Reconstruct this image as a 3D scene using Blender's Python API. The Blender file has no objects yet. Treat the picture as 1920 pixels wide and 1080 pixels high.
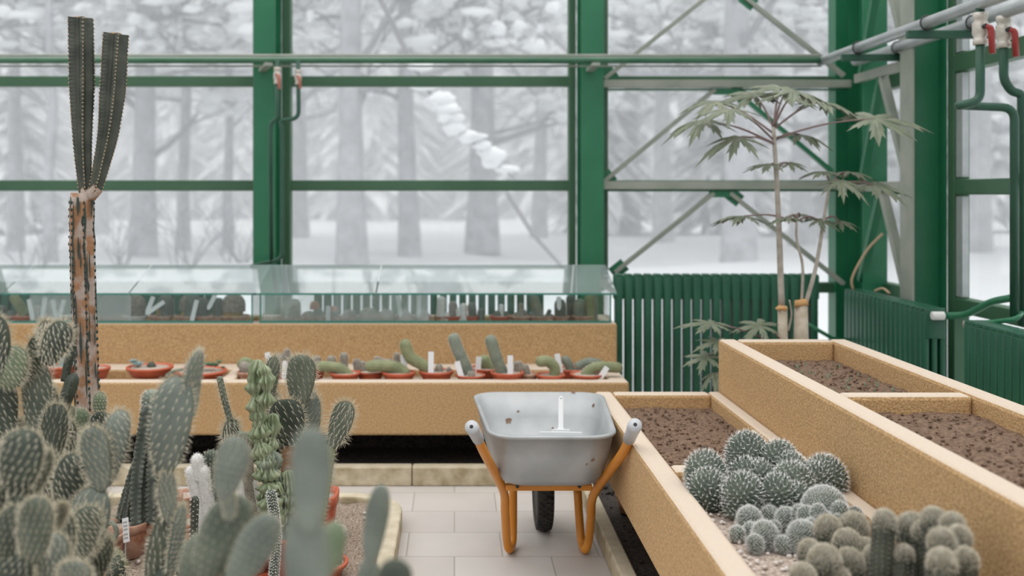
import bpy, math, random
from mathutils import Vector, Matrix, noise
V = Vector
sc = bpy.context.scene
COL = sc.collection
F, H = 1900.0, 1.5            # focal length in pixels of a 1920 wide frame, eye height in metres

# ------------------------------------------------------------------ camera, sky, exposure
cam_d = bpy.data.cameras.new('camera')
cam = bpy.data.objects.new('camera', cam_d); COL.objects.link(cam)
cam.location = (0, 0, H); cam.rotation_euler = (math.pi / 2, 0, 0)
cam_d.sensor_width = 36; cam_d.lens = F * 36 / 1920
cam_d.shift_x = (960 - 852) / 1920; cam_d.shift_y = -(540 - 365) / 1920
cam_d.clip_start = .05; cam_d.clip_end = 400
cam_d.dof.use_dof = True; cam_d.dof.focus_distance = 3.6; cam_d.dof.aperture_fstop = 1.7
sc.camera = cam
W = bpy.data.worlds.new('overcast sky'); sc.world = W; W.use_nodes = True
wn, wl = W.node_tree.nodes, W.node_tree.links
bg = wn['Background']
tc = wn.new('ShaderNodeTexCoord'); sep = wn.new('ShaderNodeSeparateXYZ'); rmp = wn.new('ShaderNodeValToRGB')
wl.new(tc.outputs['Generated'], sep.inputs[0]); wl.new(sep.outputs['Z'], rmp.inputs[0])
e = rmp.color_ramp.elements
e[0].position = .25; e[0].color = (.765, .80, .84, 1)
e[1].position = .95; e[1].color = (1.0, .99, .97, 1)
wl.new(rmp.outputs[0], bg.inputs[0])
mul = wn.new('ShaderNodeMapRange'); mul.inputs[1].default_value = .25; mul.inputs[2].default_value = .9
mul.inputs[3].default_value = 1.0; mul.inputs[4].default_value = 2.3
wl.new(sep.outputs['Z'], mul.inputs[0]); wl.new(mul.outputs[0], bg.inputs[1])
sc.view_settings.view_transform = 'Standard'; sc.view_settings.look = 'None'
sc.view_settings.gamma = 1; sc.view_settings.use_curve_mapping = False
sc.view_settings.exposure = 0.0
sc.cycles.volume_bounces = 6; sc.cycles.transparent_max_bounces = 24; sc.cycles.max_bounces = 10

# ------------------------------------------------------------------ materials
def mat(name, col, rough=.7, col2=None, scale=20, detail=4, bump=0, bscale=None, metal=0, lo=.35, hi=.65, top_tint=None, spec=.5, sss=0):
    m = bpy.data.materials.new(name); m.use_nodes = True
    n, l = m.node_tree.nodes, m.node_tree.links
    b = n['Principled BSDF']
    b.inputs['Base Color'].default_value = (*col, 1); b.inputs['Roughness'].default_value = rough
    b.inputs['Metallic'].default_value = metal; b.inputs['Specular IOR Level'].default_value = spec
    t = n.new('ShaderNodeTexCoord')
    out = None
    if col2:
        z = n.new('ShaderNodeTexNoise'); z.inputs['Scale'].default_value = scale; z.inputs['Detail'].default_value = detail
        r = n.new('ShaderNodeValToRGB'); r.color_ramp.elements[0].position = lo; r.color_ramp.elements[1].position = hi
        r.color_ramp.elements[0].color = (*col, 1); r.color_ramp.elements[1].color = (*col2, 1)
        l.new(t.outputs['Object'], z.inputs[0]); l.new(z.outputs[0], r.inputs[0]); out = r.outputs[0]
    if top_tint:  # second tint mixed in by how far a face points up
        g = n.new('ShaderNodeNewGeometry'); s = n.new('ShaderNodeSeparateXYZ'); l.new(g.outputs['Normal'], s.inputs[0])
        mr = n.new('ShaderNodeMapRange'); mr.inputs[1].default_value = .5; mr.inputs[2].default_value = .95; mr.inputs[4].default_value = top_tint[1]
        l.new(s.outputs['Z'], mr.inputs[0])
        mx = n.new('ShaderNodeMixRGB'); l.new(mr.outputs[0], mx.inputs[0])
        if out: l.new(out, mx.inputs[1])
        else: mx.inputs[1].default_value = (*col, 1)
        mx.inputs[2].default_value = (*top_tint[0], 1); out = mx.outputs[0]
    if out: l.new(out, b.inputs['Base Color'])
    if bump:
        z2 = n.new('ShaderNodeTexNoise'); z2.inputs['Scale'].default_value = bscale or scale; z2.inputs['Detail'].default_value = 5
        bp = n.new('ShaderNodeBump'); bp.inputs['Strength'].default_value = bump; bp.inputs['Distance'].default_value = .01
        l.new(t.outputs['Object'], z2.inputs[0]); l.new(z2.outputs[0], bp.inputs['Height']); l.new(bp.outputs[0], b.inputs['Normal'])
    return m

def glassmat(name, tint, refl, dust_amt, dustcol=(.8, .82, .82)):
    m = bpy.data.materials.new(name); m.use_nodes = True
    n, l = m.node_tree.nodes, m.node_tree.links
    n.remove(n['Principled BSDF']); o = n['Material Output']
    tr = n.new('ShaderNodeBsdfTransparent'); tr.inputs[0].default_value = (*tint, 1)
    gl = n.new('ShaderNodeBsdfGlossy'); gl.inputs['Roughness'].default_value = .03
    lw = n.new('ShaderNodeLayerWeight'); lw.inputs[0].default_value = .5; pw = n.new('ShaderNodeMath'); pw.operation = 'POWER'; pw.inputs[1].default_value = 4.0
    fr = n.new('ShaderNodeMapRange'); fr.inputs[3].default_value = refl; fr.inputs[4].default_value = 1.0
    l.new(lw.outputs['Facing'], pw.inputs[0]); l.new(pw.outputs[0], fr.inputs[0])
    a = n.new('ShaderNodeMixShader'); l.new(fr.outputs[0], a.inputs[0]); l.new(tr.outputs[0], a.inputs[1]); l.new(gl.outputs[0], a.inputs[2])
    if dust_amt:
        df = n.new('ShaderNodeBsdfDiffuse'); df.inputs[0].default_value = (*dustcol, 1)
        tl = n.new('ShaderNodeBsdfTranslucent'); tl.inputs[0].default_value = (*dustcol, 1)
        ad = n.new('ShaderNodeMixShader'); l.new(df.outputs[0], ad.inputs[1]); l.new(tl.outputs[0], ad.inputs[2])
        z = n.new('ShaderNodeTexNoise'); z.inputs['Scale'].default_value = 3; z.inputs['Detail'].default_value = 3
        t = n.new('ShaderNodeTexCoord'); l.new(t.outputs['Object'], z.inputs[0])
        mr = n.new('ShaderNodeMapRange'); mr.inputs[3].default_value = dust_amt * .5; mr.inputs[4].default_value = dust_amt * 1.5; l.new(z.outputs[0], mr.inputs[0])
        b = n.new('ShaderNodeMixShader'); l.new(mr.outputs[0], b.inputs[0]); l.new(a.outputs[0], b.inputs[1]); l.new(ad.outputs[0], b.inputs[2]); a = b
    l.new(a.outputs[0], o.inputs[0])
    return m

M = {}
M['paint'] = mat('green gloss paint', (.010, .135, .058), .38, (.020, .165, .075), 3, bump=.05, bscale=40)
M['paint2'] = mat('olive green frame paint', (.042, .115, .058), .5, (.058, .14, .075), 2)
M['girt'] = mat('dusty grey green girder', (.24, .27, .22), .5, (.32, .33, .28), 5)
M['radpaint'] = mat('radiator green enamel', (.009, .080, .042), .38, (.014, .105, .055), 4)
M['silver'] = mat('silver painted pipe', (.42, .45, .45), .35, (.5, .52, .52), 12, metal=.35, bump=.2, bscale=60)
M['pane'] = glassmat('window glass', (.97, .985, .985), .02, 0)
M['caseglass'] = glassmat('dusty case glass', (.95, .98, .975), .03, .015)
M['roofglass'] = glassmat('reflective cover glass', (.93, .97, .97), .34, .18, (.80, .87, .88))
M['frost'] = glassmat('hazy plastic sheet', (.97, .98, .98), .03, .24, (.95, .96, .95))
M['glassedge'] = mat('green glass edge', (.05, .22, .17), .25)
M['stucco'] = mat('tan pebble stucco', (.41, .245, .105), .85, (.62, .405, .20), 130, 3, bump=.6, bscale=160, top_tint=((.66, .565, .47), .85))  # upward faces mixed towards a paler tint
M['soil'] = mat('dry brown soil', (.105, .060, .036), .95, (.235, .150, .098), 80, 6, bump=.7, bscale=140)
M['soil_shade'] = mat('near black soil and plinth shade', (.022, .020, .017), .95, (.075, .06, .05), 60, 6, bump=.9, bscale=90)  # near black; on the bench plinth this colour stands in for shade
M['gravel'] = mat('pale grit', (.30, .22, .17), .95, (.66, .56, .48), 120, 4, bump=.9, bscale=150)
M['bedgrit'] = mat('brown bed grit', (.15, .105, .075), .95, (.46, .37, .29), 110, 4, bump=.9, bscale=150)
M['mammil'] = mat('dark knobbly skin', (.050, .068, .050), .6, (.095, .12, .088), 20)
M['knob'] = mat('grey green knobbly skin', (.095, .118, .092), .6, (.155, .18, .142), 20)
M['pipedark'] = mat('dark green pipe', (.014, .068, .040), .4, (.022, .085, .05), 8)
M['felt'] = mat('tan felted wool', (.56, .50, .39), .9, (.72, .67, .56), 60)
M['serr'] = mat('serrated column skin', (.065, .082, .066), .6, (.12, .14, .115), 16)
M['pipegreen'] = mat('green pipe with painted highlight', (.035, .13, .065), .4, (.06, .16, .09), 6, top_tint=((.34, .38, .33), .8))  # pale upper side is a highlight painted along the pipe
M['pebble'] = mat('pale pebble', (.45, .38, .32), .8, (.75, .70, .66), 30)
M['kerb'] = mat('yellowed concrete kerb', (.36, .29, .17), .85, (.58, .50, .36), 14, bump=.3, bscale=60, top_tint=((.62, .56, .44), .5))  # paler on faces that point up
M['terra'] = mat('terracotta plastic', (.45, .085, .035), .45, (.52, .12, .055), 12)
M['clay'] = mat('weathered clay', (.36, .15, .08), .85, (.55, .36, .27), 18, bump=.3)
M['label'] = mat('white plastic label', (.78, .79, .80), .45)
M['tray'] = mat('galvanised steel', (.34, .355, .36), .45, (.43, .44, .445), 7, metal=.3, bump=.06, bscale=30)
M['grip'] = mat('grey plastic grip', (.50, .51, .53), .45)
M['orange'] = mat('orange powder coat', (.62, .225, .018), .38, (.70, .27, .03), 8)
M['rubber'] = mat('black rubber', (.022, .020, .019), .75, (.05, .045, .04), 30)
M['dark'] = mat('dark steel', (.03, .03, .03), .6)
M['rust'] = mat('rust and dirt stain', (.16, .10, .065), .9, (.3, .2, .14), 60)
M['snow'] = mat('snow', (.74, .75, .765), .9, (.70, .71, .73), .3, spec=0)
M['bark'] = mat('haze paled bark', (.36, .36, .375), .95, (.50, .50, .52), 3)  # pale tone puts the outdoor haze into the bark colour
M['twig'] = mat('haze paled twig', (.31, .305, .32), .95)  # twigs paled the same way to stand in for haze
M['conifer'] = mat('snowy conifer needles', (.40, .41, .43), .95, (.92, .92, .93), 1.0, lo=.42, hi=.62)
M['snowclump'] = mat('snow on branches', (.85, .86, .87), .9)
M['brass'] = mat('weathered nickel valve', (.48, .44, .37), .45, (.60, .56, .50), 30, metal=.4)
M['red'] = mat('red lever sleeve', (.33, .035, .03), .4)
M['redfade'] = mat('faded red lever', (.50, .17, .12), .5)
M['white'] = mat('white enamel', (.72, .71, .68), .4)
# plants
M['pad'] = mat('grey green pad', (.080, .096, .070), .6, (.140, .160, .118), 14)
M['paddark'] = mat('dark green pad', (.028, .038, .026), .6, (.062, .078, .054), 14)
M['padlight'] = mat('light green pad', (.125, .165, .095), .6, (.185, .23, .14), 20)
M['padblue'] = mat('blue grey pad', (.112, .135, .112), .6, (.180, .205, .170), 12)
M['columndark'] = mat('dark column skin', (.042, .050, .036), .55, (.085, .092, .068), 16)
M['columngrey'] = mat('grey green column skin', (.14, .17, .13), .6, (.22, .25, .19), 18)
M['olive'] = mat('olive stem skin', (.17, .20, .095), .6, (.27, .29, .15), 14)
M['yellowish'] = mat('yellow corky base', (.40, .25, .08), .75, (.30, .26, .10), 14)
M['pinkgrey'] = mat('woolly pink grey skin', (.19, .165, .13), .85, (.30, .27, .22), 40)
M['crest'] = mat('crested pale green skin', (.20, .25, .135), .55, (.36, .40, .26), 26)
M['corky'] = mat('orange brown bark', (.33, .17, .085), .85, (.40, .32, .27), 22, lo=.44, hi=.58, bump=.4, bscale=60)
M['corkdark'] = mat('dark green scar', (.035, .05, .04), .8)
M['spine'] = mat('pale spine', (.60, .55, .42), .6)
M['spinewhite'] = mat('white spine', (.80, .79, .76), .7)
M['spinedark'] = mat('grey spine', (.36, .34, .29), .7)
M['areole'] = mat('tan areole', (.45, .32, .20), .8)
M['wool'] = mat('white wool', (.66, .65, .62), .95, (.80, .79, .76), 60)
M['rosette'] = mat('blue succulent leaf', (.26, .36, .36), .5, (.36, .46, .44), 20)
M['succulent'] = mat('green succulent leaf', (.10, .18, .10), .5, (.17, .26, .16), 20)
M['redhead'] = mat('red grafted head', (.42, .12, .07), .7, (.5, .22, .12), 50)
M['leaf'] = mat('papaya leaf', (.105, .13, .075), .5, (.18, .20, .13), 10)
M['stalk'] = mat('pale papaya stem', (.34, .29, .24), .7, (.46, .42, .36), 20)
M['stump'] = mat('papaya stump bark', (.42, .34, .25), .8, (.56, .48, .38), 25, bump=.3)
M['cut'] = mat('orange cut wood', (.60, .34, .14), .8)
M['petiole'] = mat('purple petiole', (.20, .13, .12), .6)
def floor_mat():
    m = bpy.data.materials.new('pale stone tiles'); m.use_nodes = True
    n, l = m.node_tree.nodes, m.node_tree.links; b = n['Principled BSDF']
    t = n.new('ShaderNodeTexCoord'); br = n.new('ShaderNodeTexBrick'); l.new(t.outputs['Object'], br.inputs[0])
    br.inputs['Scale'].default_value = 1; br.inputs['Brick Width'].default_value = .40; br.inputs['Row Height'].default_value = .30
    br.inputs['Mortar Size'].default_value = .0035; br.inputs['Mortar Smooth'].default_value = .3
    br.inputs['Color1'].default_value = (.60, .555, .52, 1); br.inputs['Color2'].default_value = (.68, .64, .605, 1); br.inputs['Mortar'].default_value = (.42, .38, .34, 1)
    z = n.new('ShaderNodeTexNoise'); z.inputs['Scale'].default_value = 2.5; l.new(t.outputs['Object'], z.inputs[0])
    mx = n.new('ShaderNodeMixRGB'); mx.blend_type = 'MULTIPLY'; mx.inputs[0].default_value = .25
    l.new(br.outputs[0], mx.inputs[1]); l.new(z.outputs[0], mx.inputs[2]); l.new(mx.outputs[0], b.inputs['Base Color'])
    b.inputs['Roughness'].default_value = .55
    return m
M['tile'] = floor_mat()

# ------------------------------------------------------------------ mesh helpers
def P(px, py, Y): return V(((px - 852) * Y / F, Y, H - (py - 365) * Y / F))

class MB:
    """collects shapes; build() links them as one mesh object"""
    def __init__(s): s.v = []; s.f = []; s.mi = []; s.m = 0
    def add(s, vs, fs):
        o = len(s.v); s.v += [tuple(x) for x in vs]; s.f += [tuple(i + o for i in f) for f in fs]; s.mi += [s.m] * len(fs); return s
    def box(s, x0, x1, y0, y1, z0, z1):
        return s.add([(x0, y0, z0), (x1, y0, z0), (x1, y1, z0), (x0, y1, z0), (x0, y0, z1), (x1, y0, z1), (x1, y1, z1), (x0, y1, z1)],
                     [(0, 3, 2, 1), (4, 5, 6, 7), (0, 1, 5, 4), (1, 2, 6, 5), (2, 3, 7, 6), (3, 0, 4, 7)])
    def bar(s, a, b, w, h, up=V((0, 0, 1))):
        a, b = V(a), V(b); d = (b - a).normalized(); sx = d.cross(up)
        if sx.length < 1e-4: sx = V((1, 0, 0))
        sx.normalize(); sz = sx.cross(d)
        c = []
        for p in (a, b):
            for i, j in ((-1, -1), (1, -1), (1, 1), (-1, 1)): c.append(p + sx * i * w / 2 + sz * j * h / 2)
        return s.add(c, [(0, 1, 2, 3), (7, 6, 5, 4), (0, 4, 5, 1), (1, 5, 6, 2), (2, 6, 7, 3), (3, 7, 4, 0)])
    def tube(s, pts, r, n=10, cap=True):
        pts = [V(p) for p in pts]; k = len(pts)
        rr = r if isinstance(r, (list, tuple)) else [r] * k
        fr = frames(pts); vs = []; fs = []
        for p, (u, w), q in zip(pts, fr, rr):
            for i in range(n):
                t = 2 * math.pi * i / n; vs.append(p + (u * math.cos(t) + w * math.sin(t)) * q)
        for j in range(k - 1):
            for i in range(n):
                fs.append((j * n + i, j * n + (i + 1) % n, (j + 1) * n + (i + 1) % n, (j + 1) * n + i))
        if cap: fs.append(tuple(range(n))[::-1]); fs.append(tuple((k - 1) * n + i for i in range(n)))
        return s.add(vs, fs)
    def lathe(s, prof, c, n=24, sq=None):
        """prof: list of (r, z) ; c: centre; sq: superellipse power for squarish pots"""
        vs = []; fs = []; c = V(c)
        for r, z in prof:
            for i in range(n):
                t = 2 * math.pi * i / n; x, y = math.cos(t), math.sin(t)
                if sq: k = (abs(x) ** sq + abs(y) ** sq) ** (-1 / sq); x *= k; y *= k
                vs.append((c.x + x * r, c.y + y * r, c.z + z))
        for j in range(len(prof) - 1):
            for i in range(n): fs.append((j * n + i, j * n + (i + 1) % n, (j + 1) * n + (i + 1) % n, (j + 1) * n + i))
        fs.append(tuple(range(n))[::-1]); fs.append(tuple((len(prof) - 1) * n + i for i in range(n)))
        return s.add(vs, fs)
    def ball(s, c, r, n=12, m=8, jit=0, seed=0):
        c = V(c); r = (r, r, r) if isinstance(r, (int, float)) else r; vs = [c + V((0, 0, -r[2]))]; fs = []
        for j in range(1, m):
            a = math.pi * j / m
            for i in range(n):
                t = 2 * math.pi * i / n; d = V((math.sin(a) * math.cos(t), math.sin(a) * math.sin(t), -math.cos(a)))
                q = 1 + (jit * noise.noise(d * 1.7 + V((seed, 0, 0))) if jit else 0)
                vs.append(c + V((d.x * r[0], d.y * r[1], d.z * r[2])) * q)
        vs.append(c + V((0, 0, r[2])))
        for i in range(n):
            fs.append((0, 1 + (i + 1) % n, 1 + i)); fs.append((len(vs) - 1, 1 + (m - 2) * n + i, 1 + (m - 2) * n + (i + 1) % n))
        for j in range(m - 2):
            for i in range(n): fs.append((1 + j * n + i, 1 + j * n + (i + 1) % n, 1 + (j + 1) * n + (i + 1) % n, 1 + (j + 1) * n + i))
        return s.add(vs, fs)
    def needle(s, p, d, L, w):
        d = d.normalized(); u = d.orthogonal().normalized(); q = d.cross(u)
        return s.add([p + u * w, p - u * w * .5 + q * w * .87, p - u * w * .5 - q * w * .87, p + d * L], [(0, 1, 3), (1, 2, 3), (2, 0, 3)])
    def build(s, name, m, parent=None, smooth=True, bevel=0):
        me = bpy.data.meshes.new(name)
        off = parent_origin(parent)
        me.from_pydata([(x - off.x, y - off.y, z - off.z) for x, y, z in s.v], [], s.f)
        for k in (m if isinstance(m, (list, tuple)) else [m]): me.materials.append(M[k])
        if any(s.mi): me.polygons.foreach_set('material_index', s.mi)
        if smooth: me.polygons.foreach_set('use_smooth', [True] * len(s.f))
        me.update()
        o = bpy.data.objects.new(name, me); COL.objects.link(o)
        if parent: o.parent = parent
        if bevel:
            b = o.modifiers.new('bevel', 'BEVEL'); b.width = bevel; b.segments = 2; b.limit_method = 'ANGLE'
        return o

def parent_origin(p):
    o = V((0, 0, 0))
    while p: o += p.location; p = p.parent
    return o
def frames(pts):
    out = []; k = len(pts); u = None
    for i in range(k):
        d = (pts[min(i + 1, k - 1)] - pts[max(i - 1, 0)]).normalized()
        if u is None:
            u = V((1, 0, 0)) - d * d.x
            if u.length < .3: u = V((0, 1, 0)) - d * d.y
        else: u = u - d * u.dot(d)
        u.normalize(); out.append((u.copy(), d.cross(u)))
    return out
def catmull(pts, n):
    pts = [V(p) for p in pts]
    if len(pts) == 2: return [pts[0].lerp(pts[1], i / n) for i in range(n + 1)]
    q = [pts[0] * 2 - pts[1]] + pts + [pts[-1] * 2 - pts[-2]]; out = []; seg = len(pts) - 1
    for i in range(n + 1):
        t = i / n * seg; k = min(int(t), seg - 1); t -= k; a, b, c, d = q[k:k + 4]
        out.append(.5 * ((2 * b) + (c - a) * t + (2 * a - 5 * b + 4 * c - d) * t * t + (3 * b - a - 3 * c + d) * t ** 3))
    return out
def tag(o, label=None, cat=None, group=None, kind=None):
    if label: o['label'] = label
    if cat: o['category'] = cat
    if group: o['group'] = group
    if kind: o['kind'] = kind
    return o
def thing(name, label, cat, loc=(0, 0, 0), group=None):
    o = bpy.data.objects.new(name, None); COL.objects.link(o); o.location = loc; o.empty_display_size = .05
    return tag(o, label, cat, group)
def struct(o): o['kind'] = 'structure'; return o
# ------------------------------------------------------------------ the setting
YW, XR = 7.0, 2.87            # back glazing plane, right glazing plane
m = MB(); m.box(-6.5, XR + .05, -.5, YW + .1, -.06, 0); struct(m.build('floor', 'tile', smooth=False))

def grid(x0, x1, y0, y1, z, step, amp, sc_, seed=0):
    nx, ny = max(2, int((x1 - x0) / step)), max(2, int((y1 - y0) / step)); vs = []; fs = []
    for j in range(ny + 1):
        for i in range(nx + 1):
            x, y = x0 + (x1 - x0) * i / nx, y0 + (y1 - y0) * j / ny
            vs.append((x, y, z + amp * (noise.fractal(V((x * sc_, y * sc_, seed)), .8, 2.1, 5))))
    for j in range(ny):
        for i in range(nx):
            a = j * (nx + 1) + i; fs.append((a, a + 1, a + nx + 2, a + nx + 1))
    return vs, fs
def stones(m, x0, x1, y0, y1, z, n, r0, r1, rng):
    for _ in range(n):
        r = rng.uniform(r0, r1); c = V((rng.uniform(x0, x1), rng.uniform(y0, y1), z + r * .1))
        m.ball(c, (r * rng.uniform(.7, 1.3), r * rng.uniform(.7, 1.3), r * rng.uniform(.5, .9)), 6, 4, .5, rng.random() * 99)
rng = random.Random(5)

# snow field, one wide ground outside
m = MB(); vs, fs = grid(-70, 70, YW + .15, 130, .10, 2.0, .28, .13, 3)
m.add(vs, fs); m.add([(XR + .1, -12, .1), (70, -12, .1), (70, YW + .2, .1), (XR + .1, YW + .2, .1)], [(0, 1, 2, 3)])
tag(m.build('snow_field', 'snow'), 'white snow covered ground outside the greenhouse glazing', 'snow', kind='structure')

# back wall frame: mullions, rails
TOP = 3.3
def kx(px): return (px - 852) * YW / F
def kz(py): return H - (py - 365) * YW / F
m = MB()
for a, b in ((477, 490), (531, 547), (1065, 1078), (1126, 1138), (1567, 1580)): m.box(kx(a), kx(b), YW - .06, YW + .04, 0, TOP)
for a in (-600, -60): m.box(kx(a - 33), kx(a - 20), YW - .06, YW + .04, 0, TOP); m.box(kx(a + 20), kx(a + 33), YW - .06, YW + .04, 0, TOP)
for x0, x1 in ((-6.5, kx(480)), (kx(545), kx(1067)), (kx(1136), kx(1570))):
    m.box(x0, x1, YW - .05, YW + .03, kz(163), kz(144)); m.box(x0, x1, YW - .05, YW + .03, kz(358), kz(338))
    m.box(x0, x1, YW - .05, YW + .03, kz(548), kz(529)); m.box(x0, x1, YW - .05, YW + .03, 0, .10)
struct(m.build('trim_back', 'paint2', smooth=False, bevel=.006))
m = MB(); m.add([(-6.5, YW, .08), (XR, YW, .08), (XR, YW, TOP), (-6.5, YW, TOP)], [(0, 1, 2, 3)]); struct(m.build('window_1', 'pane', smooth=False))
# right wall frame
m = MB()
def ry(px): return XR * F / (px - 852)
for a, b in ((6.98, 6.88), (6.06, 5.98), (5.80, 5.72), (3.0, 2.92), (2.75, 2.67)): m.box(XR - .05, XR + .04, b, a, 0, TOP)
for y0, y1 in ((6.88, 6.06), (5.72, 3.0), (2.67, -.5)):
    for z0, z1 in ((2.19, 2.29), (1.50, 1.585), (.84, .92), (0, .08)): m.box(XR - .05, XR + .03, min(y0, y1), max(y0, y1), z0, z1)
struct(m.build('trim_right', 'paint2', smooth=False, bevel=.006))
m = MB(); m.add([(XR, -.5, .06), (XR, YW, .06), (XR, YW, TOP), (XR, -.5, TOP)], [(0, 1, 2, 3)]); struct(m.build('window_2', 'pane', smooth=False))
# pale inner seals of the right windows
m = MB()
for y in (6.865, 5.705): m.box(XR - .045, XR - .01, y - .07, y - .0, .93, 1.49); m.box(XR - .045, XR - .01, y - .07, y, 1.6, 2.18); m.box(XR - .045, XR - .01, y - .07, y, 2.3, TOP)
struct(m.build('trim_seal', 'silver', smooth=False))

def ibeam(label, cx, y0, w, d, tf=.014, back=False):
    t = thing('steel_column', label, 'column', (cx, y0, 0), 'green steel columns of the greenhouse frame')
    q = MB(); q.box(cx - w / 2, cx + w / 2, y0, y0 + tf, 0, TOP); q.build('front_flange', 'paint', t, False, .003)
    q = MB(); q.box(cx - .012, cx + .012, y0 + tf, y0 + d - tf, 0, TOP); q.build('web', 'paint', t, False)
    q = MB(); q.box(cx - w / 2, cx + w / 2, y0 + d - tf, y0 + d, 0, TOP); q.build('back_flange', 'paint', t, False)
    return t
ibeam('wide green steel column behind the glass case, carrying the pair of small valves', kx(511), YW - .30, .145, .24)
ibeam('wide green steel column left of the diagonal bracing, behind the case end', kx(1100), YW - .30, .15, .24)
ibeam('green steel column in the corner behind the papaya plant', kx(1617) - .06, YW - .36, .16, .26)
m = MB(); m.box(kx(1578), kx(1600), YW - .08, YW + .04, 0, TOP); m.box(2.60, XR + .03, YW - .09, YW + .05, 0, TOP); struct(m.build('trim_corner', 'paint', smooth=False))
t = thing('steel_column', 'green steel column on the right wall between the two right hand radiators', 'column', (2.63, 5.88, 0), 'green steel columns of the greenhouse frame')
q = MB(); q.box(2.615, 2.63, 5.79, 5.95, 0, TOP); q.build('front_flange', 'girt', t, False, .003)
q = MB(); q.box(2.63, 2.81, 5.86, 5.884, 0, TOP); q.build('web', 'paint', t, False)
q = MB(); q.box(2.80, 2.815, 5.79, 5.97, 0, TOP); q.build('back_flange', 'paint', t, False)

# girders and diagonal braces of the right bay (back wall)
YB = YW - .20
def bp(px, py): return P(px, py, YB)
for (a, b, lab) in ((155, 168, 'pale dusty girder across the right bay, upper of two, above the papaya crown'), (344, 358, 'pale dusty girder across the right bay, lower of two, behind the papaya stems')):
    t = thing('horizontal_girder', lab, 'girder', bp(1125, b), 'pale girders of the braced corner bay')
    q = MB(); q.box(bp(1125, 0).x, bp(1592, 0).x, YB - .045, YB + .0, bp(0, b - 3).z, bp(0, a - 4).z); q.build('angle_web', 'girt', t, False, .003)
    q = MB(); q.box(bp(1125, 0).x, bp(1592, 0).x, YB, YB + .06, bp(0, b + 1).z, bp(0, b - 2).z); q.build('angle_foot', 'paint', t, False)
def brace(a, b, lab, mt='girt', gus=None, w=.028, Y=None):
    t = thing('diagonal_brace', lab, 'brace', a, 'diagonal braces of the corner bay')
    q = MB(); q.bar(a, b, w, .045, V((0, 1, 0)) if abs((b - a).normalized().x) > .2 else V((1, 0, 0))); q.build('angle_bar', mt, t, False, .003)
    q = MB(); d = (b - a).normalized() * .09
    q.bar(a - d * .2, a + d, .09, .008, V((0, 1, 0))); q.build('gusset_plate', 'paint', t, False)
    return t
brace(bp(1133, 148), bp(1325, -5), 'brace rising to the top edge from the second column')
brace(bp(1395, -5), bp(1582, 142), 'brace falling from the top edge to the corner column, crossed by the pipe')
brace(bp(1130, 342), bp(1340, 168), 'brace rising to the upper girder behind the left papaya leaves')
brace(bp(1375, 168), bp(1560, 322), 'dark green brace falling right behind the papaya stem', 'paint')
brace(bp(1152, 511), bp(1338, 362), 'brace rising to the lower girder above the tall green radiator')
brace(bp(1368, 362), bp(1582, 532), 'brace falling to the corner behind the thin papaya stems')
for px, py in ((1360, 172), (1356, 364)):
    q = MB(); q.box(bp(px - 28, 0).x, bp(px + 28, 0).x, YB - .02, YB - .01, bp(0, py + 6).z, bp(0, py - 6).z)
    tag(q.build('gusset_plate', 'paint', None, False), 'small green gusset plate where two braces meet under the %s girder' % ('upper' if py < 200 else 'lower'), 'plate', 'gusset plates')
# right wall first bay
xb = XR - .18
def rp(Y, z): return V((xb, Y, z))
for z, lab in ((2.27, 'upper pale girder of the narrow right wall bay'), (1.55, 'lower pale girder of the narrow right wall bay')):
    t = thing('horizontal_girder', lab, 'girder', rp(6.8, z), 'pale girders of the braced corner bay')
    q = MB(); q.box(xb - .03, xb, 5.95, 6.75, z - .03, z + .03); q.build('angle_web', 'girt', t, False, .003)
def bracer(a, b, lab, mt): 
    t = thing('diagonal_brace', lab, 'brace', a, 'diagonal braces of the corner bay')
    q = MB(); q.bar(a, b, .045, .05, V((1, 0, 0))); q.build('angle_bar', mt, t, False, .003)
bracer(rp(6.68, 2.30), rp(6.38, 2.98), 'green brace climbing from the corner in the narrow right bay, highest of three', 'paint')
bracer(rp(6.36, 2.98), rp(6.0, 2.32), 'pale brace falling right from the top edge in the narrow right bay', 'girt')
bracer(rp(6.68, 1.58), rp(6.38, 2.24), 'green brace climbing from the corner in the narrow right bay, middle of three', 'paint')
bracer(rp(6.36, 2.24), rp(6.0, 1.58), 'pale brace falling right between the girders of the narrow right bay', 'girt')
bracer(rp(6.70, .93), rp(6.38, 1.52), 'green brace climbing from the corner in the narrow right bay, just above the radiator', 'paint')
bracer(rp(6.36, 1.52), rp(6.0, .88), 'pale brace falling right to the sill of the narrow right bay', 'girt')

# ------------------------------------------------------------------ pipes
def pipe(name, label, pts, r, mt='paint', group='heating pipes', n=12):
    m = MB(); m.tube(pts, r, n); o = m.build(name, mt); tag(o, label, 'pipe', group); return o
def bend(pts, rad=.05):
    """rounds the corners of a polyline"""
    pts = [V(p) for p in pts]; out = [pts[0]]
    for a, b, c in zip(pts, pts[1:], pts[2:]):
        r = min(rad, (a - b).length * .48, (c - b).length * .48)
        p, q = b + (a - b).normalized() * r, b + (c - b).normalized() * r
        for i in range(6):
            t = i / 5; out.append((1 - t) ** 2 * p + 2 * t * (1 - t) * b + t * t * q)
    out.append(pts[-1]); return out
YP = 6.55; zp = H + 252 * YP / F
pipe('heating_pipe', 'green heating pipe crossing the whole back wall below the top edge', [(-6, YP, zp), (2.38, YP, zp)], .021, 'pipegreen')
pipe('heating_pipe', 'thin pale pipe running directly above the back green heating pipe', [(-6, YP + .06, zp + .036), (2.38, YP + .06, zp + .036)], .013, 'girt')
pipe('heating_pipe', 'thin pale rail running directly below the back green heating pipe', [(-6, YP + .03, zp - .034), (2.38, YP + .03, zp - .034)], .006, 'girt')
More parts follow.
